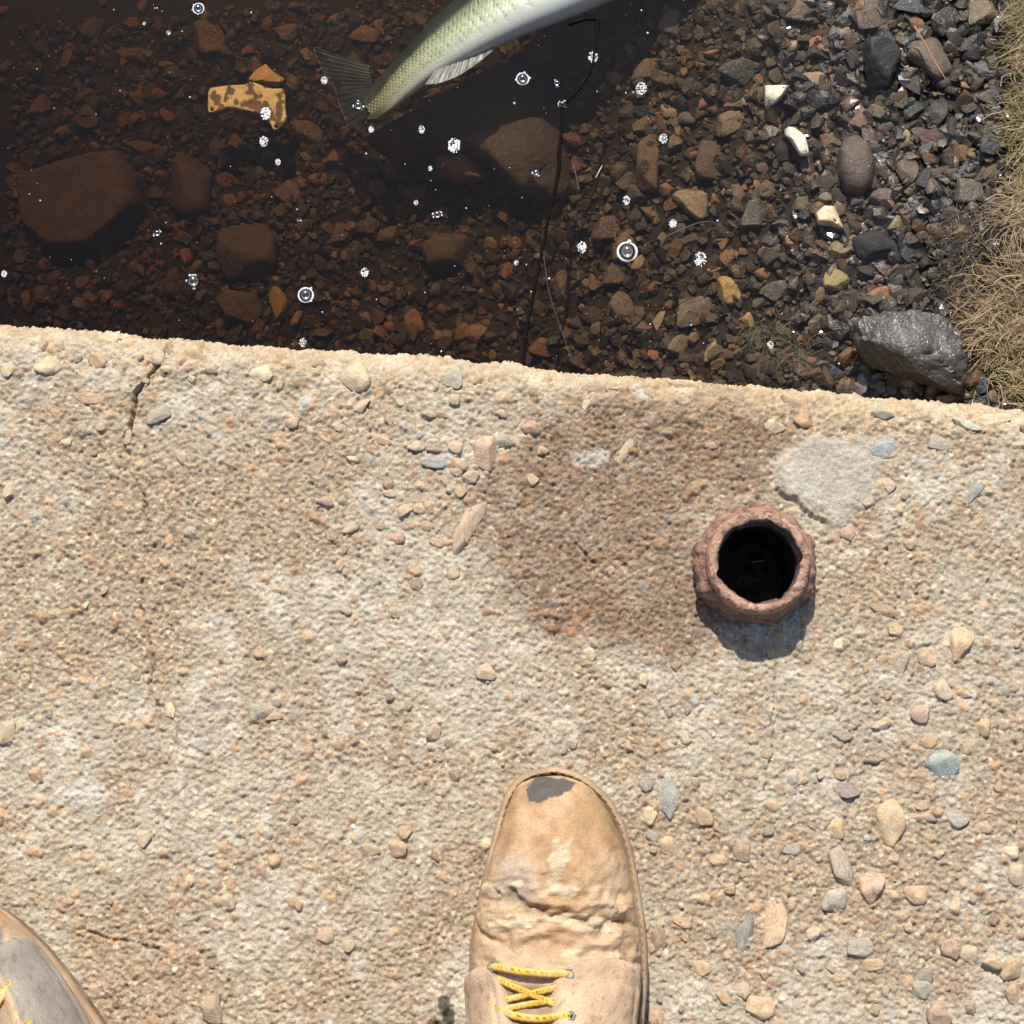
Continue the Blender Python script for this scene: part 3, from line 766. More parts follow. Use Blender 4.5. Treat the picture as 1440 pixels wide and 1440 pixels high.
        if lefty:
            gg = np.abs(np.linspace(-1, 1, na_))[None, :, None]; gm = smooth01((.86-gg)/.12)*.85
            cc = cc*(1-gm)+np.array([.25, .235, .215])*(.7+.6*n2_[..., None])*gm
        spm = smooth01((sp-.64)/.05)*.5; cc = cc*(1-spm[..., None])+np.array([.18, .12, .08])*spm[..., None]
        return link(name, mesh(name, fin(A0), ff(grid_faces(nb, na_)[:, ::-1] if a_out < a_in(0) else grid_faces(nb, na_)), cc.reshape(-1, 3)), M['leather'], root)
    kk = int(np.argmin(np.abs(ST[:, 2]-.112)))
    dg = math.radians
    flap(lambda f: dg(93-10*min(1, f*3)*0), dg(22), kk-1, NS-2, 1.0, 'eyestay')
    flap(lambda f: dg(123), dg(176), kk+2, NS-2, 1.0, 'eyestay')
    # --- eyelets and laces
    def eye(px, py):
        ax, ay = BL(px, py, .088)
        zz = surf(ax, ay)+.0040
        e = .002
        n = Vector((-(surf(ax+e, ay)-surf(ax-e, ay))/(2*e), -(surf(ax, ay+e)-surf(ax, ay-e))/(2*e), 1)).normalized()
        return np.array([ax, ay, zz]), n
    rows = [((691, 1362), (801, 1371)), ((682, 1415), (800, 1427)), ((680, 1482), (798, 1490))]
    pos = []
    for (a, b_) in rows:
        pr = []
        for q in (a, b_):
            c0, nn = eye(*q); pr.append(c0)
            t6 = np.linspace(0, 2*math.pi, 6, endpoint=False)+.3
            prof = [(.0020, -.001), (.0020, .0009), (.0029, .0010), (.0040, .0003), (.0041, -.001)]
            zx = Vector(nn).orthogonal().normalized(); zy = Vector(nn).cross(zx)
            vs = []
            for (r_, h_) in prof:
                for a6 in t6:
                    vs.append(c0+np.array(zx)*r_*math.cos(a6)*(1 if r_ > .003 else 1)+np.array(zy)*r_*math.sin(a6)+np.array(nn)*h_)
            ey = link('eyelet', mesh('eyelet', fin(vs), ff(grid_faces(len(prof), 6, True)), np.tile(np.array([[.20, .19, .165]]), (len(vs), 1)), smooth=False), M['metal'], root)
            hole = [c0+np.array(zx)*.0025*math.cos(a6)+np.array(zy)*.0025*math.sin(a6)+np.array(nn)*.0002 for a6 in t6]
            link('hole', mesh('hole', fin(hole), ff(np.array([[0, 1, 2, 3, 4, 5]])), np.tile(np.array([[.02, .018, .015]]), (6, 1))), M['rubber'], ey)
        pos.append(pr)
    def lace(K, r=.0023, n=60, name='lace'):
        K = catmull(np.array(K), n)
        vs, fs = tube(K, r, 12)
        L = np.cumsum(np.r_[0, np.linalg.norm(np.diff(K, axis=0), axis=1)])
        li = np.repeat(L, 12); ti = np.tile(np.arange(12)/12*2*math.pi, n)
        # braid: two families of helical strands
        br = np.maximum(np.sin(li/.0042*2*math.pi+ti*2), np.sin(li/.0042*2*math.pi-ti*2))
        ctr = np.repeat(K, 12, 0); vs = ctr+(vs-ctr)*(1+.08*br)[:, None]
        cc = np.tile(np.array([[.66, .42, .075]]), (len(vs), 1))*(.75+.4*fbm(vs, 300, 71, 2))[:, None]
        fl = ((np.sin(li/.0036*2*math.pi+ti*2)*np.sin(li/.0036*2*math.pi-ti*2)+.25*(fbm(vs, 700, 74, 2)-.5)) > .52)[:, None]
        cc = np.where(fl, np.array([.16, .075, .02]), cc)
        dirt = smooth01((fbm(vs, 140, 72, 3)-.5)/.15)[:, None]*.55
        cc = cc*(1-dirt)+np.array([.58, .44, .26])*dirt
        return link(name, mesh(name, fin(vs), ff(fs), cc), M['lace'], root)
    for i, (a, b_) in enumerate(pos):
        mid = (a+b_)/2; up_ = np.array([0, 0, .001])
        hmax = max(surf(*(a*(1-f)+b_*f)[:2]) for f in (.25, .5, .75))
        m1, m2 = a*.66+b_*.34, a*.34+b_*.66
        m1[2] = max(surf(*m1[:2])+.0045, m1[2]); m2[2] = max(surf(*m2[:2])+.0045, m2[2])
        sag = np.array([0, -.0035 if i == 1 else -.0005, 0])
        lace([a+np.array([0, 0, -.002]), a*.9+b_*.1+up_*1.6, m1+sag+up_, m2+sag+up_, a*.1+b_*.9+up_*1.6, b_+np.array([0, 0, -.002])], name='lace')
    def under(p, q):
        K = []
        for f in np.linspace(0, 1, 5):
            px, py = p[0]*(1-f)+q[0]*f, p[1]*(1-f)+q[1]*f
            ax, ay = BL(px, py, .088); K.append([ax, ay, surf(ax, ay)+.0014])
        lace(K, .0019)
    under((690, 1376), (794, 1418)); under((688, 1414), (794, 1386)); under((690, 1424), (794, 1404))
    # a bow with two loops and loose ends further up the shaft
    kb = int(np.argmin(np.abs(ST[:, 3]-.155))); top0 = V[kb, int(105/360*NM)]+np.array([0, .006, .006])
    for sx in ((-1, 1) if not lefty else ()):
        lace([top0, top0+np.array([sx*.018, .012, .010]), top0+np.array([sx*.045, .012, -.004]), top0+np.array([sx*.052, 0, -.02]), top0+np.array([sx*.035, -.002, -.012]), top0+np.array([sx*.012, .003, .0]), top0], .0022, 80)
    return up

boot_r = link('boot', None); boot_r.location = (TOE[0], TOE[1], 0.0022)
tag(boot_r, 'dusty tan work boot with yellow laces and a scuffed black toe patch', 'boot', 'pair of boots')
build_boot(boot_r, False)
boot_l = link('boot', None)
LROT = R(46)                                         # turned outward; its inner welt passes two points seen on the slab
e1 = np.array([-np.interp(.125, OD, OLx), -.125]); rm = np.array([[math.cos(LROT), -math.sin(LROT)], [math.sin(LROT), math.cos(LROT)]])
TL_POS = np.array([*(P(52, 1322, .026)[:2]-rm@e1), 0.0])
tl = TL_POS; boot_l.location = (tl[0], tl[1], 0.0022); boot_l.rotation_euler = (0, 0, LROT)
tag(boot_l, 'grey-scuffed tan work boot at the lower left corner, turned outward', 'boot', 'pair of boots')
build_boot(boot_l, True)
#@@PART3
# ------------------------------------------------------------------ creek bed, bank and water
BX = np.array([-300, 0, 200, 450, 650, 780, 900, 1050, 1150, 1250, 1320, 1370, 1440, 1600, 2200])
BZ = np.array([-.300, -.285, -.270, -.245, -.232, -.215, -.185, -.158, -.141, -.129, -.117, -.106, -.092, -.060, .02])
BXW = np.array([P(a, 300, WATER)[0] for a in BX])
def bed_z(x, y):
    p = np.stack([np.asarray(x, float), np.asarray(y, float)], -1)
    z = np.interp(p[..., 0], BXW, BZ)
    return z+(fbm(p, 14, 301, 4)-.5)*.018+(fbm(p, 60, 302, 3)-.5)*.006
bx = np.array(grow(-0.42, -6, .004, 1.15, .4)[::-1]+list(np.arange(-.42, .46, .003))+grow(.46, 6, .004, 1.15, .4))
by = np.array(grow(0.0, -3.0, .004, 1.2, .4)[::-1]+list(np.arange(0.0, .42, .003))+grow(.42, 8, .004, 1.15, .4))
X, Y = np.meshgrid(bx, by, indexing='ij')
Z = bed_z(X, Y)
p3 = np.stack([X, Y], -1)
cb = np.array([.030, .024, .017])*(.6+.9*fbm(p3, 50, 305, 4))[..., None]
bankm = smooth01((X-P(1330, 300, WATER)[0])/.03)
cb = cb*(1-bankm[..., None])+np.array([.15, .11, .07])*(.6+.8*fbm(p3, 90, 306, 3))[..., None]*bankm[..., None]
bed = link('creek_bed', mesh('creek_bed', np.stack([X, Y, Z], -1).reshape(-1, 3), grid_faces(len(bx), len(by))[:, ::-1], cb.reshape(-1, 3)), M['bed'])
tag(bed, 'dark silty creek bed under the water and rising to the bank', kind='structure')

# water: a closed body, clear surface with real reflection, brown absorption inside
m = bpy.data.materials.new('creek_water'); m.use_nodes = True; nt = m.node_tree
for n in list(nt.nodes):
    if n.type != 'OUTPUT_MATERIAL': nt.nodes.remove(n)
outn = [n for n in nt.nodes if n.type == 'OUTPUT_MATERIAL'][0]
tr = node(nt, "ShaderNodeBsdfTransparent"); gl = node(nt, "ShaderNodeBsdfGlossy", ins={'Roughness': .015})
mx = node(nt, "ShaderNodeMixShader")
ge = node(nt, "ShaderNodeNewGeometry"); dt = node(nt, "ShaderNodeVectorMath", operation='DOT_PRODUCT')
nt.links.new(ge.outputs['Incoming'], dt.inputs[0]); nt.links.new(ge.outputs['Normal'], dt.inputs[1])
ab = node(nt, "ShaderNodeMath", operation='ABSOLUTE'); nt.links.new(dt.outputs['Value'], ab.inputs[0])
om = node(nt, "ShaderNodeMath", operation='SUBTRACT', ins={0: 1.0}); nt.links.new(ab.outputs[0], om.inputs[1])
pw5 = node(nt, "ShaderNodeMath", operation='POWER', ins={1: 5.0}); nt.links.new(om.outputs[0], pw5.inputs[0])
fr = node(nt, "ShaderNodeMath", operation='MULTIPLY_ADD', ins={1: .98, 2: .02}); nt.links.new(pw5.outputs[0], fr.inputs[0])   # Fresnel (Schlick) for water
nz = noise_node(nt, 26, 3, .5, 'Object'); bp = node(nt, "ShaderNodeBump", ins={'Strength': .10, 'Distance': .004})
nt.links.new(nz.outputs[0], bp.inputs['Height']); nt.links.new(bp.outputs[0], gl.inputs['Normal'])
nt.links.new(fr.outputs[0], mx.inputs[0]); nt.links.new(tr.outputs[0], mx.inputs[1]); nt.links.new(gl.outputs[0], mx.inputs[2])
nt.links.new(mx.outputs[0], outn.inputs['Surface'])
va = node(nt, "ShaderNodeVolumeAbsorption", ins={'Color': (.70, .56, .40, 1), 'Density': 13.5})
nt.links.new(va.outputs[0], outn.inputs['Volume'])
M['water'] = m
ye = [edge_y(np.array(q))-.004 for q in (-6.0, 6.0)]
wv = [(-6, float(ye[0]), WATER), (6, float(ye[1]), WATER), (6, 8, WATER), (-6, 8, WATER), (-6, float(ye[0]), -.7), (6, float(ye[1]), -.7), (6, 8, -.7), (-6, 8, -.7)]
wf = [(0, 1, 2, 3), (7, 6, 5, 4), (0, 4, 5, 1), (1, 5, 6, 2), (2, 6, 7, 3), (3, 7, 4, 0)]
water = link('water', mesh('water', wv, wf, smooth=False), M['water'])
tag(water, 'still brown tea-coloured creek water', kind='structure')

# ------------------------------------------------------------------ stones in the creek
rock_meshes = []
for q in range(14):
    V, F = ico(3); V = rock_shape(V, 300+q, cuts=10+q % 9, lo=.38, hi=.82, rough=.05)
    rock_meshes.append((mesh('stone', V, F), mesh('stone_wet', V, F)))
    rock_meshes[-1][0].materials.append(M['rock']); rock_meshes[-1][1].materials.append(M['wet'])
big_meshes = []
for q in range(8):
    V, F = ico(4); V = rock_shape(V, 340+q, cuts=11+q % 7, lo=.4, hi=.85, rough=.08)
    big_meshes.append((mesh('stone', V, F), mesh('stone_wet', V, F)))
    big_meshes[-1][0].materials.append(M['rock']); big_meshes[-1][1].materials.append(M['wet'])
rk = random.Random(77)
ctaken = []
def bz(x, y): return float(bed_z(np.array([x]), np.array([y]))[0])
def seat(px, py, h):
    z = -.2
    for _ in range(4):
        w = P(px, py, z); z = bz(w[0], w[1])+h*.55
    return w, z
def rock(px, py, L, W, ang, col, label, hk=.6, name='stone', wet=None, lift=0.0, cat='stone', group=None, idx=None, var=True):
    k0 = PXS(-.2); h = min(L, W)*k0*.5*hk
    w, z = seat(px, py, h)
    z += lift
    w = P(px, py, z); k = PXS(z)
    iswet = (z+h > WATER+.004) if wet is None else wet
    pool = big_meshes if max(L, W) > 34 else rock_meshes
    pr = pool[(rk.randrange(len(pool)) if idx is None else idx) % len(pool)]
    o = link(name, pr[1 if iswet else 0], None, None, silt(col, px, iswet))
    o.location = (w[0], w[1], z)
    o.scale = (L*k*.52, W*k*.52, h)
    o.rotation_euler = (rk.uniform(-.12, .12), rk.uniform(-.12, .12), R(ang))
    tag(o, label, cat, group)
    ctaken.append((px, py, L/2, W/2, R(ang)))
    return o
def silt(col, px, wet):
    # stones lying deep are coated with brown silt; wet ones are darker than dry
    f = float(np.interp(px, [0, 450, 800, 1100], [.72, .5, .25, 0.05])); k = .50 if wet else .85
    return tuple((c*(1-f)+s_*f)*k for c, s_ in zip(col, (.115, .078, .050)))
def polyrock(pts, hpx, col, label, name='stone', wet=None, lift=0.0, cat='stone', flat=.5, cuts=5, seed=1, tilt=(0, 0), rough=.06, mat=None, sub=4, smooth=True):
    """stone with a traced outline, real thickness hpx (in photo pixels) and worn top"""
    pts = np.array(pts, float); cen = pts.mean(0)
    k0 = PXS(-.2); h = hpx*k0*.5
    w, z = seat(cen[0], cen[1], h); z += lift
    Wp = np.array([P(a, b, z)[:2] for a, b in pts]); c = np.array(P(cen[0], cen[1], z)[:2])
    an = np.arctan2(Wp[:, 1]-c[1], Wp[:, 0]-c[0]); rd = np.hypot(Wp[:, 0]-c[0], Wp[:, 1]-c[1])
    dens = []
    for a in range(len(Wp)):
        b = (a+1) % len(Wp)
        for f in np.linspace(0, 1, 12, endpoint=False): dens.append(Wp[a]*(1-f)+Wp[b]*f)
    dens = np.array(dens)-c
    da = np.arctan2(dens[:, 1], dens[:, 0]); dr = np.hypot(dens[:, 0], dens[:, 1]); o_ = np.argsort(da)
    V, F = ico(sub)
    ph = np.arctan2(V[:, 1], V[:, 0]); rr_ = np.interp(ph, da[o_], dr[o_], period=2*math.pi)
    s = np.hypot(V[:, 0], V[:, 1])**flat
    U = np.stack([np.cos(ph)*s*rr_, np.sin(ph)*s*rr_, np.sign(V[:, 2])*np.abs(V[:, 2])**.75*h], -1)
    rg = np.random.default_rng(seed)
    m_ = max(rd)
    for q in range(cuts):
        n = rg.normal(size=3); n[2] = abs(n[2])+.6; n /= np.linalg.norm(n)
        d = rg.uniform(.55, .95)*np.max(U@n); sft = np.maximum(0, U@n-d); U = U-sft[:, None]*n*.95
    U = U*(1+(fbm(U/m_+seed, 2.5, seed, 3)-.5)*rough*2+(fbm(U/m_+seed, 9, seed, 3)-.5)*rough)[:, None]
    if sub > 4:                                     # broken, pitted skin on the big rock
        U = U*(1+(fbm(U/m_+seed, 16, seed+2, 3)-.5)*.07+(fbm(U/m_+seed, 48, seed+3, 2)-.5)*.03)[:, None]
    U[:, 2] += U[:, 0]*tilt[0]+U[:, 1]*tilt[1]
    iswet = (z+h > WATER+.004) if wet is None else wet
    # keep the mesh in stone units so that its grain matches the others
    me = mesh(name, U/m_, F, smooth=smooth); me.materials.append(mat or M['sparkle' if iswet and m_ > .02 else 'wet' if iswet else 'bigrock' if m_ > .018 else 'rock'])
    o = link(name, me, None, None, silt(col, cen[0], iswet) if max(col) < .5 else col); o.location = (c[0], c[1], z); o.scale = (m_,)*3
    if label: tag(o, label, cat)
    ctaken.append((cen[0], cen[1], (pts[:, 0].max()-pts[:, 0].min())/2, (pts[:, 1].max()-pts[:, 1].min())/2, 0))
    return o
DK, BR, RU, OC, GY, TN = (.05, .043, .036), (.15, .10, .068), (.36, .15, .07), (.50, .34, .14), (.13, .125, .115), (.34, .25, .16)
# -- large traced ones
polyrock([(27, 260), (50, 227), (100, 213), (173, 217), (200, 253), (207, 300), (187, 340), (133, 353), (67, 350), (33, 317)], 110, (.055, .042, .032), 'largest rounded brown boulder under the water at the left', 'boulder', False, -.012, 'boulder', .55, 3, 3, rough=.05)
polyrock([(500, 197), (540, 178), (640, 122), (770, 52), (838, 66), (829, 150), (828, 235), (808, 272), (768, 284), (725, 272), (688, 232), (640, 212), (560, 226), (512, 216)], 70, (.085, .064, .048), 'broad flat brown slab of rock submerged below the fish', 'flat_rock', False, .012, 'rock', .3, 4, 5, rough=.03)
polyrock([(307, 330), (325, 318), (370, 316), (392, 340), (390, 380), (360, 394), (318, 392), (305, 365)], 60, (.08, .058, .042), 'dull brown submerged stone right of the largest boulder', wet=False, seed=7)
polyrock([(245, 215), (285, 205), (300, 250), (296, 300), (262, 310), (236, 285)], 50, (.07, .055, .04), 'tall dark stone between the largest boulder and the yellow plastic', wet=False, seed=8)
polyrock([(1075, 122), (1110, 121), (1101, 135), (1092, 144), (1076, 152)], 18, (.78, .72, .56), 'small white stone chip, upper of the two white chips', seed=51, cuts=2, flat=.3, lift=.010, wet=False)
polyrock([(1098, 180), (1118, 176), (1133, 193), (1138, 219), (1125, 218), (1113, 199)], 14, (.80, .77, .66), 'white blade-shaped stone chip, lower of the two white chips', seed=52, cuts=2, flat=.3, lift=.010, wet=False)
polyrock([(1147, 301), (1158, 291), (1174, 291), (1189, 322), (1168, 316), (1150, 314)], 22, (.74, .60, .38), 'cream angular stone block on the dark gravel', seed=53, cuts=4, flat=.35, lift=.009, wet=False)
polyrock([(985, 200), (994, 187), (1005, 200), (1023, 232), (1018, 253), (980, 251), (976, 235)], 26, (.16, .11, .075), 'brown wedge-shaped stone left of the small red triangle stone', seed=14, wet=False)
polyrock([(894, 206), (926, 179), (925, 269), (895, 267)], 26, (.19, .125, .08), 'long upright brown bar-shaped stone', seed=15, flat=.35, wet=False)
polyrock([(944, 276), (952, 264), (978, 264), (994, 274), (996, 306), (986, 311), (968, 301)], 26, (.30, .225, .14), 'speckled tan pointed stone below the brown wedge-shaped stone', seed=16, wet=False, rough=.1)
polyrock([(1038, 319), (1055, 277), (1080, 285), (1069, 319)], 26, (.115, .11, .095), 'dark grey rectangular stone left of the cream block', seed=17, flat=.35, wet=False)
polyrock([(1215, 60), (1238, 55), (1262, 57), (1268, 67), (1264, 89), (1253, 124), (1224, 122), (1218, 93)], 56, (.030, .027, .024), 'glossy black wet rock with a flat broken top', seed=18, flat=.4, wet=True, rough=.12)
polyrock([(1287, 47), (1315, 47), (1324, 67), (1339, 100), (1329, 118), (1311, 109), (1276, 80)], 30, (.26, .17, .115), 'wet reddish brown flat stone with a pine needle on it', seed=19, flat=.35, wet=True, rough=.1)
polyrock([(1178, 214), (1186, 194), (1204, 190), (1222, 206), (1230, 232), (1226, 262), (1210, 276), (1190, 270), (1178, 245)], 46, (.17, .10, .065), 'smooth egg-shaped brown wet stone at the water edge', seed=20, flat=.62, cuts=1, wet=True, rough=.03)
polyrock([(1206, 452), (1212, 444), (1245, 441), (1290, 439), (1335, 452), (1351, 470), (1354, 508), (1351, 552), (1312, 540), (1255, 519), (1218, 512), (1209, 486)], 84, (.135, .125, .115), 'biggest dark grey wet rock beside the slab at the right', 'rock', True, .012, 'rock', .36, 7, 29, tilt=(0, -.12), rough=.14, sub=6)
polyrock([(1196, 335), (1225, 322), (1262, 326), (1272, 350), (1250, 368), (1208, 364)], 24, (.035, .034, .034), 'flat blackish stone below the cream block', seed=23, flat=.4)
polyrock([(303, 420), (320, 408), (360, 415), (372, 440), (355, 455), (318, 447)], 34, (.17, .125, .08), 'flat brown diamond-shaped stone left of the ochre finger stone', seed=24, wet=False)
polyrock([(590, 345), (612, 330), (660, 332), (672, 352), (650, 372), (600, 374)], 36, (.13, .092, .065), 'broad brown stone under the water below the big dark hollow', seed=25, wet=False)
polyrock([(612, 218), (650, 216), (692, 226), (694, 250), (640, 256), (614, 244)], 36, (.23, .14, .09), 'brick-brown block at the lower edge of the flat slab rock', seed=26, flat=.35, wet=False, lift=.02)
polyrock([(780, 385), (796, 376), (803, 400), (802, 436), (786, 434), (778, 410)], 24, (.10, .085, .07), 'long dark stone right of the dark line', seed=27, wet=False)
# -- others: px, py, length, width, angle, colour, label
for a in [
 (939, 32, 44, 44, 10, (.20, .175, .13), 'speckled grey-tan block near the fish head'),
 (1126, 17, 56, 36, 5, (.17, .125, .09), 'smooth brown oval stone at the top edge'),
 (1113, 62, 28, 26, 20, (.42, .32, .2), 'tan rounded stone left of the red-orange stone'),
 (1150, 68, 36, 34, -30, (.40, .16, .085), 'red-orange stone in the shallows near the top'),
 (1181, 46, 30, 32, 60, (.28, .2, .12), 'brownish tan stone right of the red-orange stone'),
 (1147, 112, 38, 30, -35, (.36, .25, .13), 'yellow-brown stone right of the upper white chip'),
 (1086, 163, 30, 24, -40, (.52, .36, .16), 'ochre stone between the two white chips'),
 (1047, 142, 20, 14, -10, (.46, .34, .17), 'small ochre chip left of the upper white chip'),
 (1023, 175, 52, 34, 40, (.23, .165, .10), 'olive-brown slanting stone left of the ochre stone'),
 (939, 157, 28, 30, 40, (.38, .26, .14), 'golden tan stone above the brown bar-shaped stone'),
 (1005, 282, 17, 20, 0, RU, 'rust-orange pebble right of the speckled pointed stone'),
 (1038, 274, 20, 40, 20, (.19, .125, .08), 'leaf-shaped brown stone above the grey rectangular stone'),
 (1055, 239, 22, 20, 20, (.28, .10, .07), 'small dark red triangular stone'),
 (1066, 260, 14, 20, 30, (.46, .22, .09), 'small orange stone below the red triangular stone'),
 (1036, 98, 72, 44, -12, (.075, .07, .06), 'large dark grey stone left of the upper white chip'),
 (854, 322, 62, 36, 15, (.13, .085, .06), 'dark brown oblong stone above a large foam ring'),
 (1114, 346, 20, 34, 10, (.48, .27, .1), 'bright orange-ochre stone below left of the cream block'),
 (1220, 18, 46, 56, 20, (.13, .085, .06), 'grainy brown wet stone above the black rock'),
 (1280, 4, 68, 34, -8, (.16, .15, .135), 'large grey stone cut by the top edge of the picture'),
 (1378, 22, 48, 50, -30, (.30, .2, .09), 'ochre-brown rock next to the grass at the top right'),
 (1329, 29, 44, 48, 20, (.04, .037, .033), 'black glistening stone left of the ochre-brown rock'),
 (1367, 60, 62, 28, 22, (.14, .12, .10), 'striated dark stone slanting above the round grey stone'),
 (1384, 101, 36, 36, 0, (.29, .27, .23), 'round dry grey stone beside the grass'),
 (1391, 136, 42, 28, -15, (.33, .26, .16), 'tan wedge stone just below the round grey stone'),
 (1284, 118, 32, 38, 40, (.21, .135, .08), 'brown stone right below the needle-covered stone'),
 (1211, 171, 36, 36, 0, (.21, .12, .08), 'round reddish brown stone just above the egg-shaped stone'),
 (1318, 158, 28, 48, -30, (.11, .095, .075), 'dark slanted leaf-shaped stone near the grass'),
 (1310, 196, 44, 28, -5, (.21, .085, .045), 'glossy red-brown oval stone'),
 (1275, 242, 34, 46, -20, (.25, .165, .09), 'ochre-brown pointed stone right of the egg-shaped stone'),
 (1242, 280, 38, 34, 10, (.13, .085, .07), 'small glossy purple-brown stone below the egg-shaped stone'),
 (1393, 198, 36, 46, 0, (.10, .10, .095), 'dark grey stone half buried in the grass edge'),
 (1358, 270, 46, 40, 20, (.24, .185, .12), 'tan faceted stone against the dry grass'),
 (1287, 158, 34, 24, 30, (.13, .14, .11), 'greenish grey stone left of the slanted leaf-shaped stone'),
 (1302, 255, 30, 38, 0, (.09, .08, .07), 'dark stone right of the ochre-brown pointed stone'),
 (1345, 110, 20, 24, 20, (.14, .09, .07), 'small brown stone left of the round grey stone'),
 (1340, 180, 30, 40, 30, (.055, .05, .045), 'black wet stone right of the red-brown oval stone'),
 (1176, 397, 36, 40, 40, (.36, .28, .11), 'round yellow-olive banded stone'),
 (1242, 412, 66, 26, -3, (.34, .16, .07), 'long rust-brown stone above the biggest grey rock'),
 (1094, 409, 56, 28, 15, (.115, .105, .09), 'dark speckled oblong stone left of the yellow-olive stone'),
 (1144, 465, 16, 12, -30, (.46, .2, .09), 'small orange pebble, left of two near the slab'),
 (1170, 470, 17, 13, 10, (.42, .17, .08), 'small orange pebble, right of two near the slab'),
 (1139, 512, 22, 22, 0, (.25, .11, .07), 'dark red pebble close to the slab edge'),
 (1173, 530, 22, 12, 5, (.40, .33, .2), 'pale tan chip at the slab edge left of the biggest grey rock'),
 (1152, 449, 30, 18, 5, (.13, .12, .105), 'grey flat pebble above the two small orange pebbles'),
 (1073, 386, 22, 20, 30, (.33, .15, .08), 'rust pebble left of the dark oblong stone'),
 (882, 349, 50, 44, 30, (.22, .165, .105), 'speckled brown stone carrying the largest foam ring'),
 (1023, 409, 36, 44, 30, (.52, .36, .13), 'golden yellow rough stone near the slab'),
 (975, 436, 64, 46, 20, (.17, .14, .10), 'striated grey-brown stone left of the golden rough stone'),
 (874, 437, 36, 56, 5, (.15, .115, .08), 'tall brown stone in the gravel near the slab'),
 (867, 388, 46, 42, 20, (.13, .10, .07), 'dark brown blocky stone under the largest foam ring'),
 (952, 484, 38, 34, 0, (.27, .22, .14), 'round speckled stone near the slab edge'),
 (1000, 495, 34, 22, 42, (.42, .36, .18), 'yellow speckled oval pebble near the slab edge'),
 (1051, 450, 24, 20, -40, (.52, .34, .12), 'ochre pebble right below the golden rough stone'),
 (925, 451, 14, 34, -28, (.42, .33, .2), 'tan blade-shaped pebble standing by the striated stone'),
 (966, 508, 20, 14, -20, (.46, .21, .08), 'orange pebble touching the round speckled stone'),
 (902, 458, 32, 20, 0, (.2, .14, .11), 'purplish brown oval pebble left of the tan blade pebble'),
 (849, 480, 16, 14, 20, (.58, .48, .28), 'small cream pebble near the slab edge'),
 (762, 489, 46, 28, -5, (.27, .14, .07), 'orange-brown stone half hidden by the slab edge beside the dark line'),
 (1006, 380, 22, 16, 30, (.48, .33, .14), 'ochre pebble above the golden rough stone'),
 (762, 360, 22, 15, 0, (.42, .32, .17), 'tan pebble at the lower rim of the dark hollow'),
 (899, 367, 16, 32, -35, (.40, .28, .15), 'tan splinter right of the largest foam ring'),
 (844, 462, 28, 20, 25, (.2, .18, .14), 'grey-tan pebble above the small cream pebble'),
 (828, 401, 28, 18, -10, (.24, .18, .13), 'light brown pebble left of the dark blocky stone'),
 (207, 207, 62, 17, -4, (.22, .105, .08), 'reddish bar-shaped stone above the largest boulder'),
 (220, 130, 28, 18, 0, (.44, .18, .08), 'orange-red pebble left of the yellow plastic'),
 (448, 252, 28, 24, 40, (.44, .27, .12), 'golden brown pebble below the fish tail'),
 (403, 270, 42, 36, -20, (.25, .17, .115), 'brown triangular stone left of the golden brown pebble'),
 (392, 430, 26, 58, 8, (.54, .38, .15), 'ochre finger-shaped stone near the slab'),
 (416, 450, 16, 30, -45, (.54, .38, .16), 'small ochre chip at the foot of the finger-shaped stone'),
 (473, 217, 38, 24, 5, (.38, .21, .09), 'rust-coloured stone just below the fish tail'),
 (290, 55, 50, 62, 30, (.17, .11, .075), 'brown rounded stone above the yellow plastic'),
 (404, 48, 42, 38, -35, (.18, .12, .085), 'brown stone right of the yellow plastic near the top'),
 (183, 78, 54, 24, 5, (.19, .12, .08), 'flat reddish brown stone at the upper left'),
 (95, 77, 14, 42, -15, (.24, .155, .09), 'slim brown stone standing at the upper left'),
 (430, 188, 54, 38, -20, (.14, .10, .07), 'dark brown stone at the left tip of the fish tail'),
 (475, 25, 26, 28, 20, (.34, .2, .11), 'tan-brown pebble above the fish tail'),
 (513, 47, 42, 28, -10, (.27, .135, .085), 'reddish stone touching the fish tail'),
 (534, 33, 20, 16, 30, (.40, .21, .1), 'orange pebble against the back of the fish'),
 (705, 248, 22, 44, 10, (.22, .13, .085), 'upright brick-brown stone right of the brick-brown block'),
 (530, 268, 30, 34, 20, (.2, .14, .09), 'brown pebble left of the pair above the dark hollow'),
 (583, 270, 40, 26, 0, (.21, .145, .1), 'brown oval pebble above the dark hollow'),
 (515, 267, 15, 14, 0, (.42, .23, .1), 'small orange pebble among brown ones left of the hollow'),
 (580, 452, 28, 40, 25, (.38, .18, .08), 'orange-brown stone below the broad brown stone'),
 (670, 468, 32, 34, -25, (.36, .22, .11), 'tan-orange block touching the slab edge'),
 (618, 472, 30, 20, 20, (.34, .23, .12), 'tan pebble left of the tan-orange block'),
 (703, 427, 10, 16, 10, (.56, .30, .12), 'tiny bright orange chip left of the dark line'),
 (650, 368, 14, 12, 0, (.46, .2, .09), 'small orange pebble on the broad brown stone'),
 (128, 40, 40, 40, 0, (.12, .085, .06), 'dim brown stone in the upper left corner'),
 (60, 150, 46, 34, 20, (.12, .085, .06), 'dim brown stone left above the largest boulder'),
 (120, 165, 40, 34, -20, (.13, .095, .065), 'dim brown stone above the largest boulder'),
 (545, 330, 34, 26, 10, (.17, .115, .08), 'brown stone left of the broad brown stone'),
 (480, 330, 40, 30, 30, (.13, .09, .065), 'dull brown stone above a pair of foam bubbles'),
 (910, 100, 50, 34, 20, (.17, .115, .075), 'brown stone right of the slab rock near the fish head'),
 (965, 165, 30, 22, -20, (.13, .10, .08), 'dark small stone right of the golden tan stone'),
 ]:
    rock(*a)
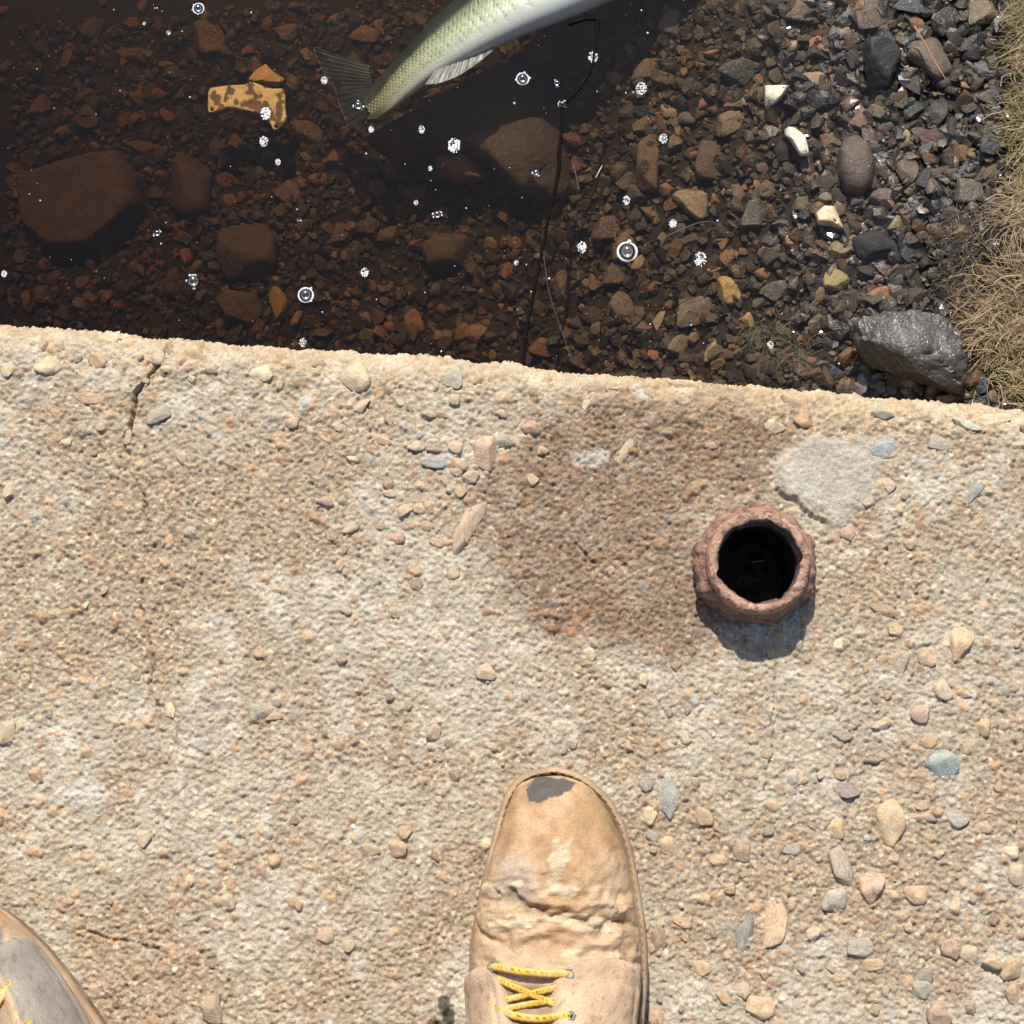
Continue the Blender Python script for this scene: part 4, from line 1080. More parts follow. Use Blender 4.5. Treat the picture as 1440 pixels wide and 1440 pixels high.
# the yellow broken plate and the stone leaning on it
M['plastic'] = mat_vertex('grimy_yellow_plastic', .6, .2, 400, .0005, .3)
plate_px = [(292, 128), (296, 122), (322, 118), (345, 118), (352, 114), (375, 122), (384, 126), (398, 125), (402, 128), (402, 150), (405, 172), (397, 181), (385, 186), (380, 176), (374, 168), (362, 160), (345, 156), (326, 152), (312, 157), (293, 158), (291, 150)]
w0, z0 = seat(350, 145, .01); z0 += .042
pw = np.array([P(a, b, z0)[:2] for a, b in plate_px]); pc = np.array(P(350, 142, z0)[:2])
gx_, gy_ = np.meshgrid(np.arange(pw[:, 0].min()-.001, pw[:, 0].max()+.001, .0007), np.arange(pw[:, 1].min()-.001, pw[:, 1].max()+.001, .0007), indexing='ij')
q2 = np.stack([gx_, gy_], -1)
dist = poly_dist(q2, list(pw)+[pw[0]]); ins_ = in_poly(q2, pw)
for (a, b) in ((297.5, 153), (389, 179)):
    hc = np.array(P(a, b, z0)[:2]); dh = np.linalg.norm(q2-hc, axis=-1)-.0011
    ins_ &= dh > 0; dist = np.minimum(dist, np.abs(dh))
zt = z0+np.minimum(dist, .0015)*.7+(fbm(q2, 60, 401, 3)-.5)*.004+(gx_-pc[0])*.05
rib = poly_dist(q2, [P(322, 120, z0)[:2], P(318, 154, z0)[:2]])
zt += .0015*np.exp(-(rib/.0012)**2)
grime = smooth01((fbm(q2, 170, 402, 4)-.57)/.05)
for (a, b, rx, ry) in ((353, 147, 16, 9), (393, 160, 6, 18), (306, 139, 5, 8), (318, 137, 3, 9), (372, 151, 7, 5), (352, 131, 8, 4), (378, 122, 10, 4)):
    hc = P(a, b, z0); k = PXS(z0)
    dd = np.sqrt(((gx_-hc[0])/(rx*k))**2+((gy_-hc[1])/(ry*k))**2)+(fbm(q2, 220, 403, 3)-.5)*.8
    grime = np.maximum(grime, smooth01((1.05-dd)/.25))
cp = np.array([.80, .68, .34])*(.75+.5*fbm(q2, 200, 404, 3))[..., None]
cp = cp*(1-grime[..., None]*.9)+np.array([.11, .075, .05])*(grime*.9)[..., None]
nu_, nv_ = gx_.shape
zt -= grime*.0004
Vt = np.stack([gx_, gy_, zt], -1).reshape(-1, 3); Vb_ = Vt-np.array([0, 0, .0032])
fq = grid_faces(nu_, nv_); okq = ins_.reshape(-1)[fq].all(1); fq = fq[okq]
# side walls round every border edge
ed_ = np.concatenate([fq[:, [0, 1]], fq[:, [1, 2]], fq[:, [2, 3]], fq[:, [3, 0]]])
key = ed_[:, 0].astype(np.int64)*10**7+ed_[:, 1]; rkey = ed_[:, 1].astype(np.int64)*10**7+ed_[:, 0]
bd = ed_[~np.isin(key, rkey)]; nb_ = len(Vt)
walls = np.stack([bd[:, 1], bd[:, 0], bd[:, 0]+nb_, bd[:, 1]+nb_], -1)
Fp = np.concatenate([fq[:, ::-1], fq+nb_, walls[:, ::-1]])
used = np.unique(Fp); remap = np.zeros(2*nb_, int); remap[used] = np.arange(len(used))
Vp = np.concatenate([Vt, Vb_])[used]; ccp = np.concatenate([cp.reshape(-1, 3)]*2)[used]
pl_ = link('plastic_piece', mesh('plastic_piece', Vp, remap[Fp], ccp), M['plastic'])
tag(pl_, 'grimy yellow broken plastic piece lying under the water', 'plastic scrap')
ctaken.append((348, 142, 60, 36, 0))
polyrock([(348, 113), (358, 98), (374, 90), (386, 103), (400, 109), (398, 118), (375, 119), (360, 117)], 26, (.62, .40, .15), 'yellow-orange stone leaning on the grimy yellow plastic', seed=44, wet=False, lift=.03, flat=.4, cuts=4, tilt=(0, -.25))
# -- many smaller pebbles that nothing tells apart, by colour
kinds = [((.125, .088, .062), 'small dark brown pebble among the creek gravel', 112), ((.35, .155, .075), 'small rust-orange pebble among the creek gravel', 34),
         ((.085, .074, .062), 'small charcoal grey pebble among the creek gravel', 40), ((.33, .24, .15), 'small tan pebble among the creek gravel', 34)]
def clear(px, py, r, slack=.75):
    for (a, b, l, w, an) in ctaken:
        if math.hypot(px-a, py-b) < (max(l, w)*slack+r): return False
    return True
LAND = []
import re
for o in list(COL.objects):
    if o.get('category') in ('stone', 'rock', 'boulder', 'plastic scrap') and o.get('label'):
        core = re.split(r',| near | under | left | right | above | below | with | at | between | beside | over | lying | carrying | on | against | touching | cut | just | along | standing | in | among | half | next | close | submerged | leaning | slanting | of ', o['label'])[0]
        LAND.append((core, o))
def to_px(v):
    d = np.array(v)-CAM_LOC; dx, dyc, dz = d[0], d[1]*ct+d[2]*st, -d[1]*st+d[2]*ct
    return 720+FPX*dx/-dz, 720-FPX*dyc/-dz
cores = [c for c, o in LAND]
LAND = [(c, *to_px(o.location)) for c, o in LAND if cores.count(c) == 1]
small = []
for col, lab, n in kinds:
    t = 0
    while n > 0 and t < 6000:
        t += 1
        px = 1440*rk.random()**.75; py = rk.uniform(-5, 560)
        if py > 454+px*.0917-8 or (px > 1335 and py > 290) or px > 1400: continue
        s = rk.uniform(12, 26)
        if 500 < px < 850 and 50 < py < 390: continue
        if not clear(px, py, s*.4): continue
        c = tuple(v*rk.uniform(.8, 1.2) for v in col)
        o = rock(px, py, s, s*rk.uniform(.6, .95), rk.uniform(0, 180), c, lab, .7, 'pebble', cat='pebble', group=lab.replace('small ', '').replace('pebble', 'pebbles'))
        small.append((o, px, py, lab.split(' pebble')[0]))
        n -= 1
seen = set()
for o, px, py, head in small:
    near = sorted(LAND, key=lambda q: math.hypot(q[1]-px, q[2]-py))
    for (c, a, b) in near[:4]:
        dx, dy = px-a, py-b
        w = 'left of' if dx < -2*abs(dy) else 'right of' if dx > 2*abs(dy) else ('below' if dy > 0 else 'above')
        if w in ('below', 'above') and abs(dx) > .5*abs(dy): w += (' left of' if dx < 0 else ' right of')
        lab = f'{head} pebble {w} the {c}'
        if lab not in seen and len(lab.split()) <= 16: break
    else: continue
    seen.add(lab); o['label'] = lab
# -- countless fine gravel
def scatter(n, r0, r1, xr, yr, seed, sub, pal, keep=None, lift=.2):
    rg = np.random.default_rng(seed)
    Vb, Fb = ico(sub)
    shapes = [rock_shape(Vb.copy(), 500+q, 9, .30, .72, .12, facet=True) if seed in (9, 19, 29) else rock_shape(Vb.copy(), 500+q, 10, .42, .82, .10) for q in range(16)]
    x = rg.uniform(*xr, n); y = rg.uniform(*yr, n)
    ok = y > edge_y(x)-.004
    if keep is not None: ok &= keep(x, y, rg)
    x, y = x[ok], y[ok]; n = len(x)
    r = r0+(r1-r0)*rg.random(n)**2.2
    z = bed_z(x, y)+r*lift
    an = rg.uniform(0, 2*math.pi, n); tl = rg.uniform(-.5, .5, n); ax = rg.uniform(.6, 1.0, n); az = rg.uniform(.45, .8, n)
    V = np.empty((n, len(Vb), 3)); sid = rg.integers(0, 16, n)
    for q in range(16):
        k = sid == q; S = shapes[q][None]*np.stack([r[k], r[k]*ax[k], r[k]*az[k]], -1)[:, None, :]
        ca, sa = np.cos(an[k])[:, None], np.sin(an[k])[:, None]
        V[k, :, 0] = S[..., 0]*ca-S[..., 1]*sa+x[k][:, None]; V[k, :, 1] = S[..., 0]*sa+S[..., 1]*ca+y[k][:, None]; V[k, :, 2] = S[..., 2]+S[..., 0]*tl[k][:, None]+z[k][:, None]
    F = (Fb[None]+np.arange(n)[:, None, None]*len(Vb)).reshape(-1, 3)
    pal = np.array(pal); cc = pal[rg.integers(0, len(pal), n)]*rg.uniform(.6, 1.3, (n, 1))
    return V.reshape(-1, 3), F, np.repeat(cc, len(Vb), 0)
palg = [(.075, .057, .040), (.085, .065, .045), (.055, .046, .036), (.035, .031, .027), (.11, .08, .05), (.065, .06, .052), (.06, .047, .034), (.18, .10, .052), (.10, .078, .053), (.19, .14, .075)]
xa, xb = P(-30, 200, -.2)[0], P(1400, 200, WATER)[0]; ytop = P(700, -30, -.2)[1]
V, F, cc = scatter(6400, .0022, .0095, (xa, xb), (.02, ytop), 9, 2, palg, lambda x, y, g: g.random(len(x)) < np.interp(x, [xa, 0, .15, xb], [.45, .8, 1, 1]))
V2, F2, c2 = scatter(9000, .0018, .0052, (xa, xb), (.02, ytop), 29, 1, palg, None, .45)
V, F = joinVF([(V, F), (V2, F2)]); cc = np.concatenate([cc, c2])
g_ = link('gravel', mesh('gravel', V, F, cc, smooth=False), M['gravel']); tag(g_, 'fine brown and grey gravel covering the creek bed', kind='stuff')
xw = P(1080, 200, WATER)[0]
palw = [(.026, .021, .017), (.05, .036, .025), (.075, .05, .031), (.035, .028, .022), (.09, .056, .032), (.045, .038, .031), (.14, .08, .045), (.10, .075, .05), (.018, .017, .016)]
V, F, cc = scatter(2500, .0022, .0090, (xw, xb+.01), (.02, ytop), 19, 2, palw, lambda x, y, g: g.random(len(x)) < np.interp(x, [xw, xw+.06, xb], [.15, 1, 1]), .25)
g_ = link('wet_gravel', mesh('wet_gravel', V, F, cc, smooth=False), M['wetgravel']); tag(g_, 'wet glistening gravel along the waterline', kind='stuff')
#@@PART4
# ------------------------------------------------------------------ fish
M['fish'] = mat_vertex('fish_skin', .38, .12, 1500, .0002, .4, coat=.25, spec=.5)
fk = [  # px, py, half depth px, half thickness ratio, drop below the water (m)
    (510, 124, 29, .07, .048), (532, 113, 31, .24, .040), (556, 97, 34, .40, .030), (590, 74, 38, .48, .021), (640, 38, 51, .50, .015), (700, 0, 64, .50, .011), (770, -38, 77, .50, .009),
    (850, -76, 83, .50, .008), (925, -108, 76, .52, .009), (990, -134, 58, .52, .012), (1040, -153, 36, .55, .016), (1068, -162, 10, .7, .02)]
FKc = catmull(np.array(fk, float), 330)
FN, FM = 330, 170
Fw = np.array([P(q[0], q[1], WATER-.012) for q in FKc])
hd = FKc[:, 2]*PXS(WATER-.012)
hb = hd*FKc[:, 3]
Fw[:, 2] = WATER-.003-FKc[:, 4]-hb*.80
Tn = np.gradient(Fw, axis=0); Tn[:, 2] *= .3; Tn /= np.linalg.norm(Tn, axis=1)[:, None]
Wd = np.stack([-Tn[:, 1], Tn[:, 0], 0*Tn[:, 0]], -1); Wd /= np.linalg.norm(Wd, axis=1)[:, None]
if Wd[157, 1] > 0: Wd = -Wd                                   # towards the belly, low in the picture
rho = R(26)
Wr = Wd*math.cos(rho)+np.array([0, 0, 1])*math.sin(rho)
Zr = np.cross(Tn, Wr); Zr = np.where(Zr[:, 2:3] < 0, -Zr, Zr)
phi = np.linspace(0, 2*math.pi, FM, endpoint=False)
cp_, sp_ = np.cos(phi), np.sin(phi)
ex = 2/2.15
cx_ = np.sign(cp_)*np.abs(cp_)**ex; sx_ = np.sign(sp_)*np.abs(sp_)**(ex*.95)
Lf = np.cumsum(np.r_[0, np.linalg.norm(np.diff(Fw, axis=0), axis=1)])
arc = (1-cp_)/2                                                # 0 belly .. 1 back
dep = np.interp(Lf, [0, .03, Lf[-1]*.5, Lf[-1]], [.035, .045, .08, .07])
FV = Fw[:, None]+hd[:, None, None]*cx_[None, :, None]*Wr[:, None]+hb[:, None, None]*sx_[None, :, None]*Zr[:, None]
FNn = (cx_[None, :, None]*Wr[:, None]/hd[:, None, None]+sx_[None, :, None]*Zr[:, None]/hb[:, None, None]); FNn /= np.linalg.norm(FNn, axis=-1)[..., None]
ps = .0032
gl_ = Lf[:, None]/ps+0*phi[None]; gq = (phi[None]*hd[:, None]*.80)/(ps*.62)
gq = gq+.0*gl_
row = np.floor(gq); off = (row % 2)*.5
u = (gl_+off) % 1.0; v = gq-row-.5
dome = np.sqrt(np.clip(1-((u-.62)/.62)**2*.9-(v*1.35)**2, 0, 1))
edge_s = smooth01((.62-dome)/.45)
headm = smooth01((Lf-Lf[-1]*.74)/.012)[:, None]+0*phi[None]      # no scales on the head
bel = smooth01((.10-arc)/.10)[None]+0*gl_
sc = (1-headm)*(1-bel*.85)
FV = FV+FNn*(((dome-.5)*.0006)*sc)[..., None]
a_ = arc[None]+0*gl_+(fbm(FV, 70, 601, 3)-.5)*.10
belly, side, olive, backc = np.array([.48, .50, .45]), np.array([.25, .315, .20]), np.array([.085, .12, .06]), np.array([.016, .024, .018])
fc_ = belly[None, None]*(1-smooth01((a_-.05)/.20))[..., None]+side*(smooth01((a_-.05)/.20))[..., None]
t_ = smooth01((a_-.34)/.18)[..., None]; fc_ = fc_*(1-t_)+olive*t_
t_ = smooth01((a_-.50)/.14)[..., None]; fc_ = fc_*(1-t_)+backc*t_
tl_ = smooth01((.05-Lf)/.05)[:, None, None]*.55                 # yellower, darker wrist of the tail
fc_ = fc_*(1-tl_)+np.array([.36, .30, .15])*tl_*(1-smooth01((a_-.4)/.25)[..., None]*.75)
cid = hash3(row, np.floor(gl_+off), row*0, 5)
fc_ = fc_*(1+(cid-.5)*.55*sc*smooth01((a_-.1)/.15))[..., None]
te = smooth01((.024-Lf)/.02)[:, None, None]; fc_ = fc_*(1-te)+np.array([.050, .060, .042])*te
dk = (edge_s*sc*smooth01((a_-.08)/.14)*.92)[..., None]
fc_ = fc_*(1-dk)+fc_*np.array([.10, .13, .10])*dk
lite = (smooth01((dome-.75)/.2)*sc*smooth01((a_-.12)/.15)*(1-smooth01((a_-.50)/.1))*.55)[..., None]
fc_ = fc_*(1-lite)+np.array([.56, .57, .36])*lite
red = (smooth01((Lf-Lf[-1]*.52)/.03)[:, None]*smooth01((.16-a_)/.1)*(1-smooth01((Lf-Lf[-1]*.92)/.02))[:, None]*.75)[..., None]
fc_ = fc_*(1-red)+np.array([.42, .21, .13])*(.6+.8*fbm(FV, 150, 603, 3)[..., None])*red
fish = link('fish', None)
fish.location = (float(Fw[0, 0]), float(Fw[0, 1]), float(Fw[0, 2])); fo = Fw[0]
tag(fish, 'dead green and white bass-like fish floating on its side in the water', 'fish')
body = link('body', mesh('body', FV.reshape(-1, 3)-fo, grid_faces(FN, FM, True), fc_.reshape(-1, 3)), M['fish'], fish)
m = bpy.data.materials.new('fish_fin'); m.use_nodes = True; nt = m.node_tree; b = nt.nodes["Principled BSDF"]
at = node(nt, "ShaderNodeVertexColor", layer_name="Col"); nt.links.new(at.outputs[0], b.inputs['Base Color'])
b.inputs['Roughness'].default_value = .4; b.inputs['Alpha'].default_value = .72
M['fin'] = m
def fin_mesh(root_px, tip_px, z0, z1, rays, name, c0, c1, thick=.0009, seed=1):
    """membrane between a root line and a margin line, with raised rays"""
    n1, n2 = 90, 40
    A = catmull(np.array(root_px, float), n1); B = catmull(np.array(tip_px, float), n1)
    V = np.zeros((n1, n2, 3)); cc = np.zeros((n1, n2, 3))
    za = np.broadcast_to(np.asarray(z0, float), (n1,)); zb_ = np.broadcast_to(np.asarray(z1, float), (n1,))
    for j in range(n2):
        f = j/(n2-1)
        for i in range(n1):
            zz = za[i]*(1-f)+zb_[i]*f
            V[i, j] = P(A[i, 0]*(1-f)+B[i, 0]*f, A[i, 1]*(1-f)+B[i, 1]*f, zz)
    ii = np.arange(n1)/(n1-1)
    ray = np.sin(ii*rays*2*math.pi)*.55
    V[..., 2] += (ray*.0004)[:, None]+(fbm(V, 60, seed, 3)-.5)*.006*np.linspace(0, 1, n2)[None]
    g = np.linspace(0, 1, n2)[None, :, None]
    cc = (np.array(c0)*(1-g)+np.array(c1)*g)*(.75+.25*ray)[:, None, None]*(.7+.6*fbm(V, 120, seed+4, 3)[..., None])
    U = V-np.array([0, 0, thick])
    n = n1*n2
    F = grid_faces(n1, n2)
    rim = np.concatenate([np.arange(n2), np.arange(1, n1)*n2+n2-1, (n1-1)*n2+np.arange(n2-2, -1, -1), np.arange(n1-2, 0, -1)*n2])
    r2 = np.roll(rim, -1)
    W = np.stack([rim, r2, r2+n, rim+n], -1)
    F = np.concatenate([F, F[:, ::-1]+n, W])
    link(name, mesh(name, np.concatenate([V.reshape(-1, 3), U.reshape(-1, 3)])-fo, F, np.concatenate([cc.reshape(-1, 3)]*2)), M['fin'], fish)
zt_ = float(Fw[0, 2])
fin_mesh([(520, 92), (522, 106), (524, 118), (528, 130), (540, 146)], [(440, 66), (450, 92), (468, 120), (478, 150), (491, 184)], zt_+.003, zt_-.012, 15, 'tail_fin', (.050, .060, .042), (.020, .027, .023), seed=11)
zf = float(np.interp(625, FKc[:, 0], Fw[:, 2]))
fin_mesh([(612, 98), (635, 90), (660, 82), (695, 66)], [(598, 119), (624, 115), (655, 100), (692, 72)], zf+.010, zf+.013, 9, 'anal_fin', (.22, .25, .24), (.26, .30, .30), seed=12)
zd = float(Fw[141, 2])
fin_mesh([(640, -48), (670, -74), (710, -104), (770, -136), (850, -165)], [(622, -66), (652, -98), (696, -132), (755, -170), (845, -184)], zd-.012, zd-.028, 22, 'dorsal_fin', (.07, .08, .05), (.06, .07, .05), seed=13)
fin_mesh([(905, -60), (915, -75), (925, -90)], [(850, -48), (852, -66), (866, -84)], float(Fw[236, 2])+.022, float(Fw[236, 2])+.020, 12, 'pectoral_fin', (.35, .30, .18), (.28, .25, .16), seed=14)
V, F = ico(3); e0 = Fw[289]+Zr[289]*hb[289]*.80-Wr[289]*hd[289]*.25
cE = np.where((V@Zr[289] > .72)[:, None], np.array([[.01, .01, .01]]), np.array([[.35, .28, .08]]))
link('eye', mesh('eye', V*.0052+e0-fo, F, cE), M['fish'], fish)

# ------------------------------------------------------------------ line, straws, needles
m, nt, b = newmat('dark_line'); b.inputs['Base Color'].default_value = (.008, .006, .005, 1); b.inputs['Roughness'].default_value = .9; b.inputs['Specular IOR Level'].default_value = .05; M['line'] = m
ln = [(800, 34), (822, 27), (838, 27), (841, 36), (839, 55), (836, 74), (833, 92), (824, 110), (812, 128), (797, 142), (790, 152), (790, 180), (787, 210), (786, 236), (781, 268), (772, 300), (766, 332), (757, 378), (750, 415), (741, 462), (735, 512)]  # line at the fish, then its shadow on the bed modelled as dark cord
K = np.array([P(a, b_, WATER+.0004-.0004*math.sin(i)) for i, (a, b_) in enumerate(ln)]); K = catmull(K, 260)
K[:, 0] += (fbm(K, 90, 701, 3)-.5)*.002
rad = np.interp(np.linspace(0, 1, 260), [0, .12, .22, .45, .62, .75, 1], [.0014, .0017, .0010, .0008, .0016, .0013, .0015])
V, F = tube(K, rad, 6)
tag(link('line_with_shadow', mesh('line_with_shadow', V, F), M['line']), 'thin dark fishing line at the fish, its shadow modelled as cord to the slab', 'fishing line')
def strand(pts, r, mat, name, label, cat, z):
    K = catmull(np.array([P(a, b_, z) for a, b_ in pts]), 40); K[:, 2] += np.sin(np.linspace(0, 5, 40))*.0006
    V, F = tube(K, np.interp(np.linspace(0, 1, 40), [0, .8, 1], [r, r, r*.4]), 6)
    return tag(link(name, mesh(name, V, F), mat), label, cat)
m, nt, b = newmat('grey_straw'); b.inputs['Base Color'].default_value = (.045, .036, .03, 1); b.inputs['Roughness'].default_value = .6; M['gstraw'] = m
m, nt, b = newmat('pine_needle'); b.inputs['Base Color'].default_value = (.33, .15, .07, 1); b.inputs['Roughness'].default_value = .5; M['needle'] = m
strand([(763, 330), (766, 370), (772, 410), (784, 450), (795, 480), (806, 512)], .00032, M['gstraw'], 'straw', 'thin dark straw floating beside the dark line', 'straw', WATER+.0004)
strand([(806, 233), (810, 247), (814, 267)], .0007, M['gstraw'], 'straw', 'short twisted straw floating over the flat slab rock', 'straw', WATER+.0004)
strand([(938, 332), (962, 322), (984, 313), (1004, 311)], .0005, M['gstraw'], 'straw', 'fine straight straw beside the dark grey rectangular stone', 'straw', WATER+.0004)
strand([(838, 250), (842, 242), (847, 232)], .0004, M['straw'], 'straw', 'tiny curved pale straw right of the slab rock', 'straw', WATER+.0004)
strand([(1286, 37), (1298, 58), (1315, 88), (1331, 112)], .0007, M['needle'], 'pine_needle', 'reddish pine needle lying across the flat brown stone', 'pine needle', WATER+.026)

# ------------------------------------------------------------------ foam bubbles
m = bpy.data.materials.new('bubble_film'); m.use_nodes = True; nt = m.node_tree
for n in list(nt.nodes):
    if n.type != 'OUTPUT_MATERIAL': nt.nodes.remove(n)
outn = [n for n in nt.nodes if n.type == 'OUTPUT_MATERIAL'][0]
tr = node(nt, "ShaderNodeBsdfTransparent"); gl = node(nt, "ShaderNodeBsdfGlossy", ins={'Roughness': .13})
lw = node(nt, "ShaderNodeFresnel", ins={'IOR': 1.9}); mx = node(nt, "ShaderNodeMixShader")
nt.links.new(lw.outputs[0], mx.inputs[0]); nt.links.new(tr.outputs[0], mx.inputs[1]); nt.links.new(gl.outputs[0], mx.inputs[2]); nt.links.new(mx.outputs[0], outn.inputs['Surface'])
M['film'] = m
m = bpy.data.materials.new('foam_film'); m.use_nodes = True; nt = m.node_tree
b = nt.nodes["Principled BSDF"]; b.inputs['Base Color'].default_value = (.86, .87, .88, 1); b.inputs['Roughness'].default_value = .12
b.inputs['Specular IOR Level'].default_value = .6; b.inputs['Alpha'].default_value = .62
M['foam'] = m
V, F = ico(3); bub_clear = mesh('bubble', V, F); bub_clear.materials.append(M['film'])
t1_, t2_ = np.meshgrid(np.linspace(0, 2*math.pi, 48, endpoint=False), np.linspace(0, 2*math.pi, 10, endpoint=False), indexing='ij')
wv_ = np.stack([np.cos(t1_), np.sin(t1_), 0*t1_], -1); lmp = .10*(.55+1.0*fbm(wv_+5, 3.2, 88, 3))
rg_ = np.stack([np.cos(t1_)*(.80+lmp*np.cos(t2_)), np.sin(t1_)*(.80+lmp*np.cos(t2_)), lmp*np.sin(t2_)*.8], -1)
i_, j_ = np.meshgrid(np.arange(48), np.arange(10), indexing='ij')
rf_ = np.stack([i_*10+j_, i_*10+(j_+1) % 10, ((i_+1) % 48)*10+(j_+1) % 10, ((i_+1) % 48)*10+j_], -1).reshape(-1, 4)[:, ::-1]
foam_ring = mesh('foam_ring', rg_.reshape(-1, 3), rf_); foam_ring.materials.append(M['foam'])
V, F = ico(2); bub_foam = mesh('bubble', V, F); bub_foam.materials.append(M['foam'])
rb = random.Random(31)
def foam(px, py, Rp, kind, label):
    c = P(px, py, WATER); k = PXS(WATER); Rm = Rp*k
    o = link('foam_bubble', None); o.location = c; tag(o, label, 'bubble', None)
    def bub(me, dx, dy, r, sq=.8):
        q = link('bubble', me, None, o); q.location = (dx, dy, r*.12); q.scale = (r, r, r*sq)
    if kind in ('ring', 'one'):
        bub(bub_clear, 0, 0, Rm*(.68 if kind == 'ring' else .85))
        n = 3 if kind == 'ring' else 6
        if kind == 'ring':
            q = link('foam_ring', foam_ring, None, o); q.scale = (Rm, Rm, Rm); q.rotation_euler = (0, 0, rb.uniform(0, 6))
        for i in range(n):
            if kind == 'ring' and rb.random() < .08: continue
            a = rb.uniform(0, 2*math.pi); rr = Rm*(rb.uniform(.85, 1.0) if kind == 'ring' else rb.uniform(.7, .95))
            bub(bub_foam, math.cos(a)*rr, math.sin(a)*rr, Rm*rb.choice([.07, .09, .11, .14, .17]) if kind == 'ring' else Rm*rb.uniform(.12, .32))
    else:
        done = []
        for t in range(400):
            r = Rm*rb.choice([.3, .24, .2, .17, .15, .12]); a = rb.uniform(0, 2*math.pi); d = (Rm-r)*math.sqrt(rb.random())
            x_, y_ = math.cos(a)*d*.85, math.sin(a)*d*1.1
            if all(math.hypot(x_-p[0], y_-p[1]) > (r+p[2])*.66 for p in done): done.append((x_, y_, r))
            if len(done) > 34: break
        for i, (x_, y_, r) in enumerate(done): bub(bub_clear if r > Rm*.22 else bub_foam, x_, y_, r)
for a in [
 (279, 12, 10, 'ring', 'foam-ringed bubble at the top left edge'), (735, 111, 11, 'ring', 'round bubble with a white foam collar below the fish belly'),
 (882, 354, 17, 'ring', 'largest foam-ringed bubble over the speckled brown stone'), (430, 415, 13, 'ring', 'big foam-ringed bubble right of the ochre finger stone'),
 (272, 396, 11, 'one', 'shiny dark bubble below the largest boulder'), (834, 80, 9, 'foam', 'cluster of bubbles on the fishing line near the fish'),
 (902, 125, 10, 'foam', 'bubble cluster over the brown stone right of the dark line'), (639, 205, 12, 'foam', 'oval white foam cluster below the anal fin'),
 (374, 160, 10, 'foam', 'white foam cluster over the yellow plastic'), (371, 199, 8, 'foam', 'white foam cluster just below the yellow plastic'),
 (783, 117, 6, 'one', 'small single bubble above left of the line bend'), (791, 147, 7, 'one', 'small bubble touching the dark line'),
 (754, 243, 6, 'one', 'small bubble left of the dark line over the flat rock'), (615, 302, 7, 'one', 'small bubble over the dark hollow'),
 (593, 182, 6, 'foam', 'tiny foam patch left of the oval foam cluster'), (504, 149, 8, 'one', 'glinting bubble on the tail fin'),
 (522, 182, 5, 'foam', 'tiny foam patch below the tail fin'), (881, 282, 7, 'foam', 'small foam ring near the brown bar-shaped stone'),
 (946, 314, 7, 'foam', 'small foam cluster below the speckled pointed stone'), (985, 365, 11, 'foam', 'white foam cluster left of the ochre pebble'),
 (818, 348, 9, 'foam', 'foam cluster left of the largest foam-ringed bubble'), (513, 383, 7, 'foam', 'foam speck left of the broad brown stone'),
 (221, 328, 6, 'one', 'small dark bubble at the right rim of the largest boulder'), (237, 46, 4, 'foam', 'tiny foam dot at the upper left'),
 (391, 228, 5, 'foam', 'tiny foam dot below the yellow plastic'), (456, 113, 6, 'foam', 'tiny foam patch on the upper tail lobe'),
 (6, 385, 5, 'foam', 'tiny foam dot at the left picture edge'), (933, 195, 8, 'foam', 'white foam dab beside the brown bar-shaped stone'),
 (1083, 485, 6, 'foam', 'foam dot near the slab left of the small orange pebbles'), (605, 237, 4, 'foam', 'tiny foam dot below the oval foam cluster'),
 (585, 285, 4, 'foam', 'tiny foam dot above the dark hollow'), (426, 482, 7, 'foam', 'foam patch touching the slab edge'),
 (203, 33, 3, 'foam', 'faint foam dot at the very upper left'), (726, 370, 4, 'foam', 'tiny foam dot left of the tan pebble')]:
    foam(*a)
# specks of floating dust and tiny foam, far too many to count
rg = np.random.default_rng(55)
Vb, Fb = ico(1)
n = 170; pxs = rg.uniform(0, 1230, n); pys = rg.uniform(0, 560, n)
okk = pys < 450+pxs*.0917
pts = np.array([P(a, b_, WATER) for a, b_ in zip(pxs[okk], pys[okk])]); rr = (.00025+.0007*rg.random(len(pts))**3)
V = (Vb[None]*rr[:, None, None]+pts[:, None]).reshape(-1, 3); F = (Fb[None]+np.arange(len(pts))[:, None, None]*len(Vb)).reshape(-1, 3)
tag(link('foam_specks', mesh('foam_specks', V, F), M['foam']), 'tiny white specks of foam scattered over the water', kind='stuff')
n = 900; pxs = 1372+rg.normal(0, 20, n); pys = 352+rg.normal(0, 30, n)
pts = np.array([P(a, b_, WATER+.004) for a, b_ in zip(pxs, pys)])
pts[:, 2] = np.maximum(bed_z(pts[:, 0], pts[:, 1])+.001, WATER)+rg.uniform(.001, .006, n)
rr = .0004+.0010*rg.random(n)**2
V = (Vb[None]*rr[:, None, None]+pts[:, None]).reshape(-1, 3); F = (Fb[None]+np.arange(n)[:, None, None]*len(Vb)).reshape(-1, 3)
tag(link('foam_scum', mesh('foam_scum', V, F), M['film']), 'white bubbly scum caught at the edge of the dry grass', kind='stuff')

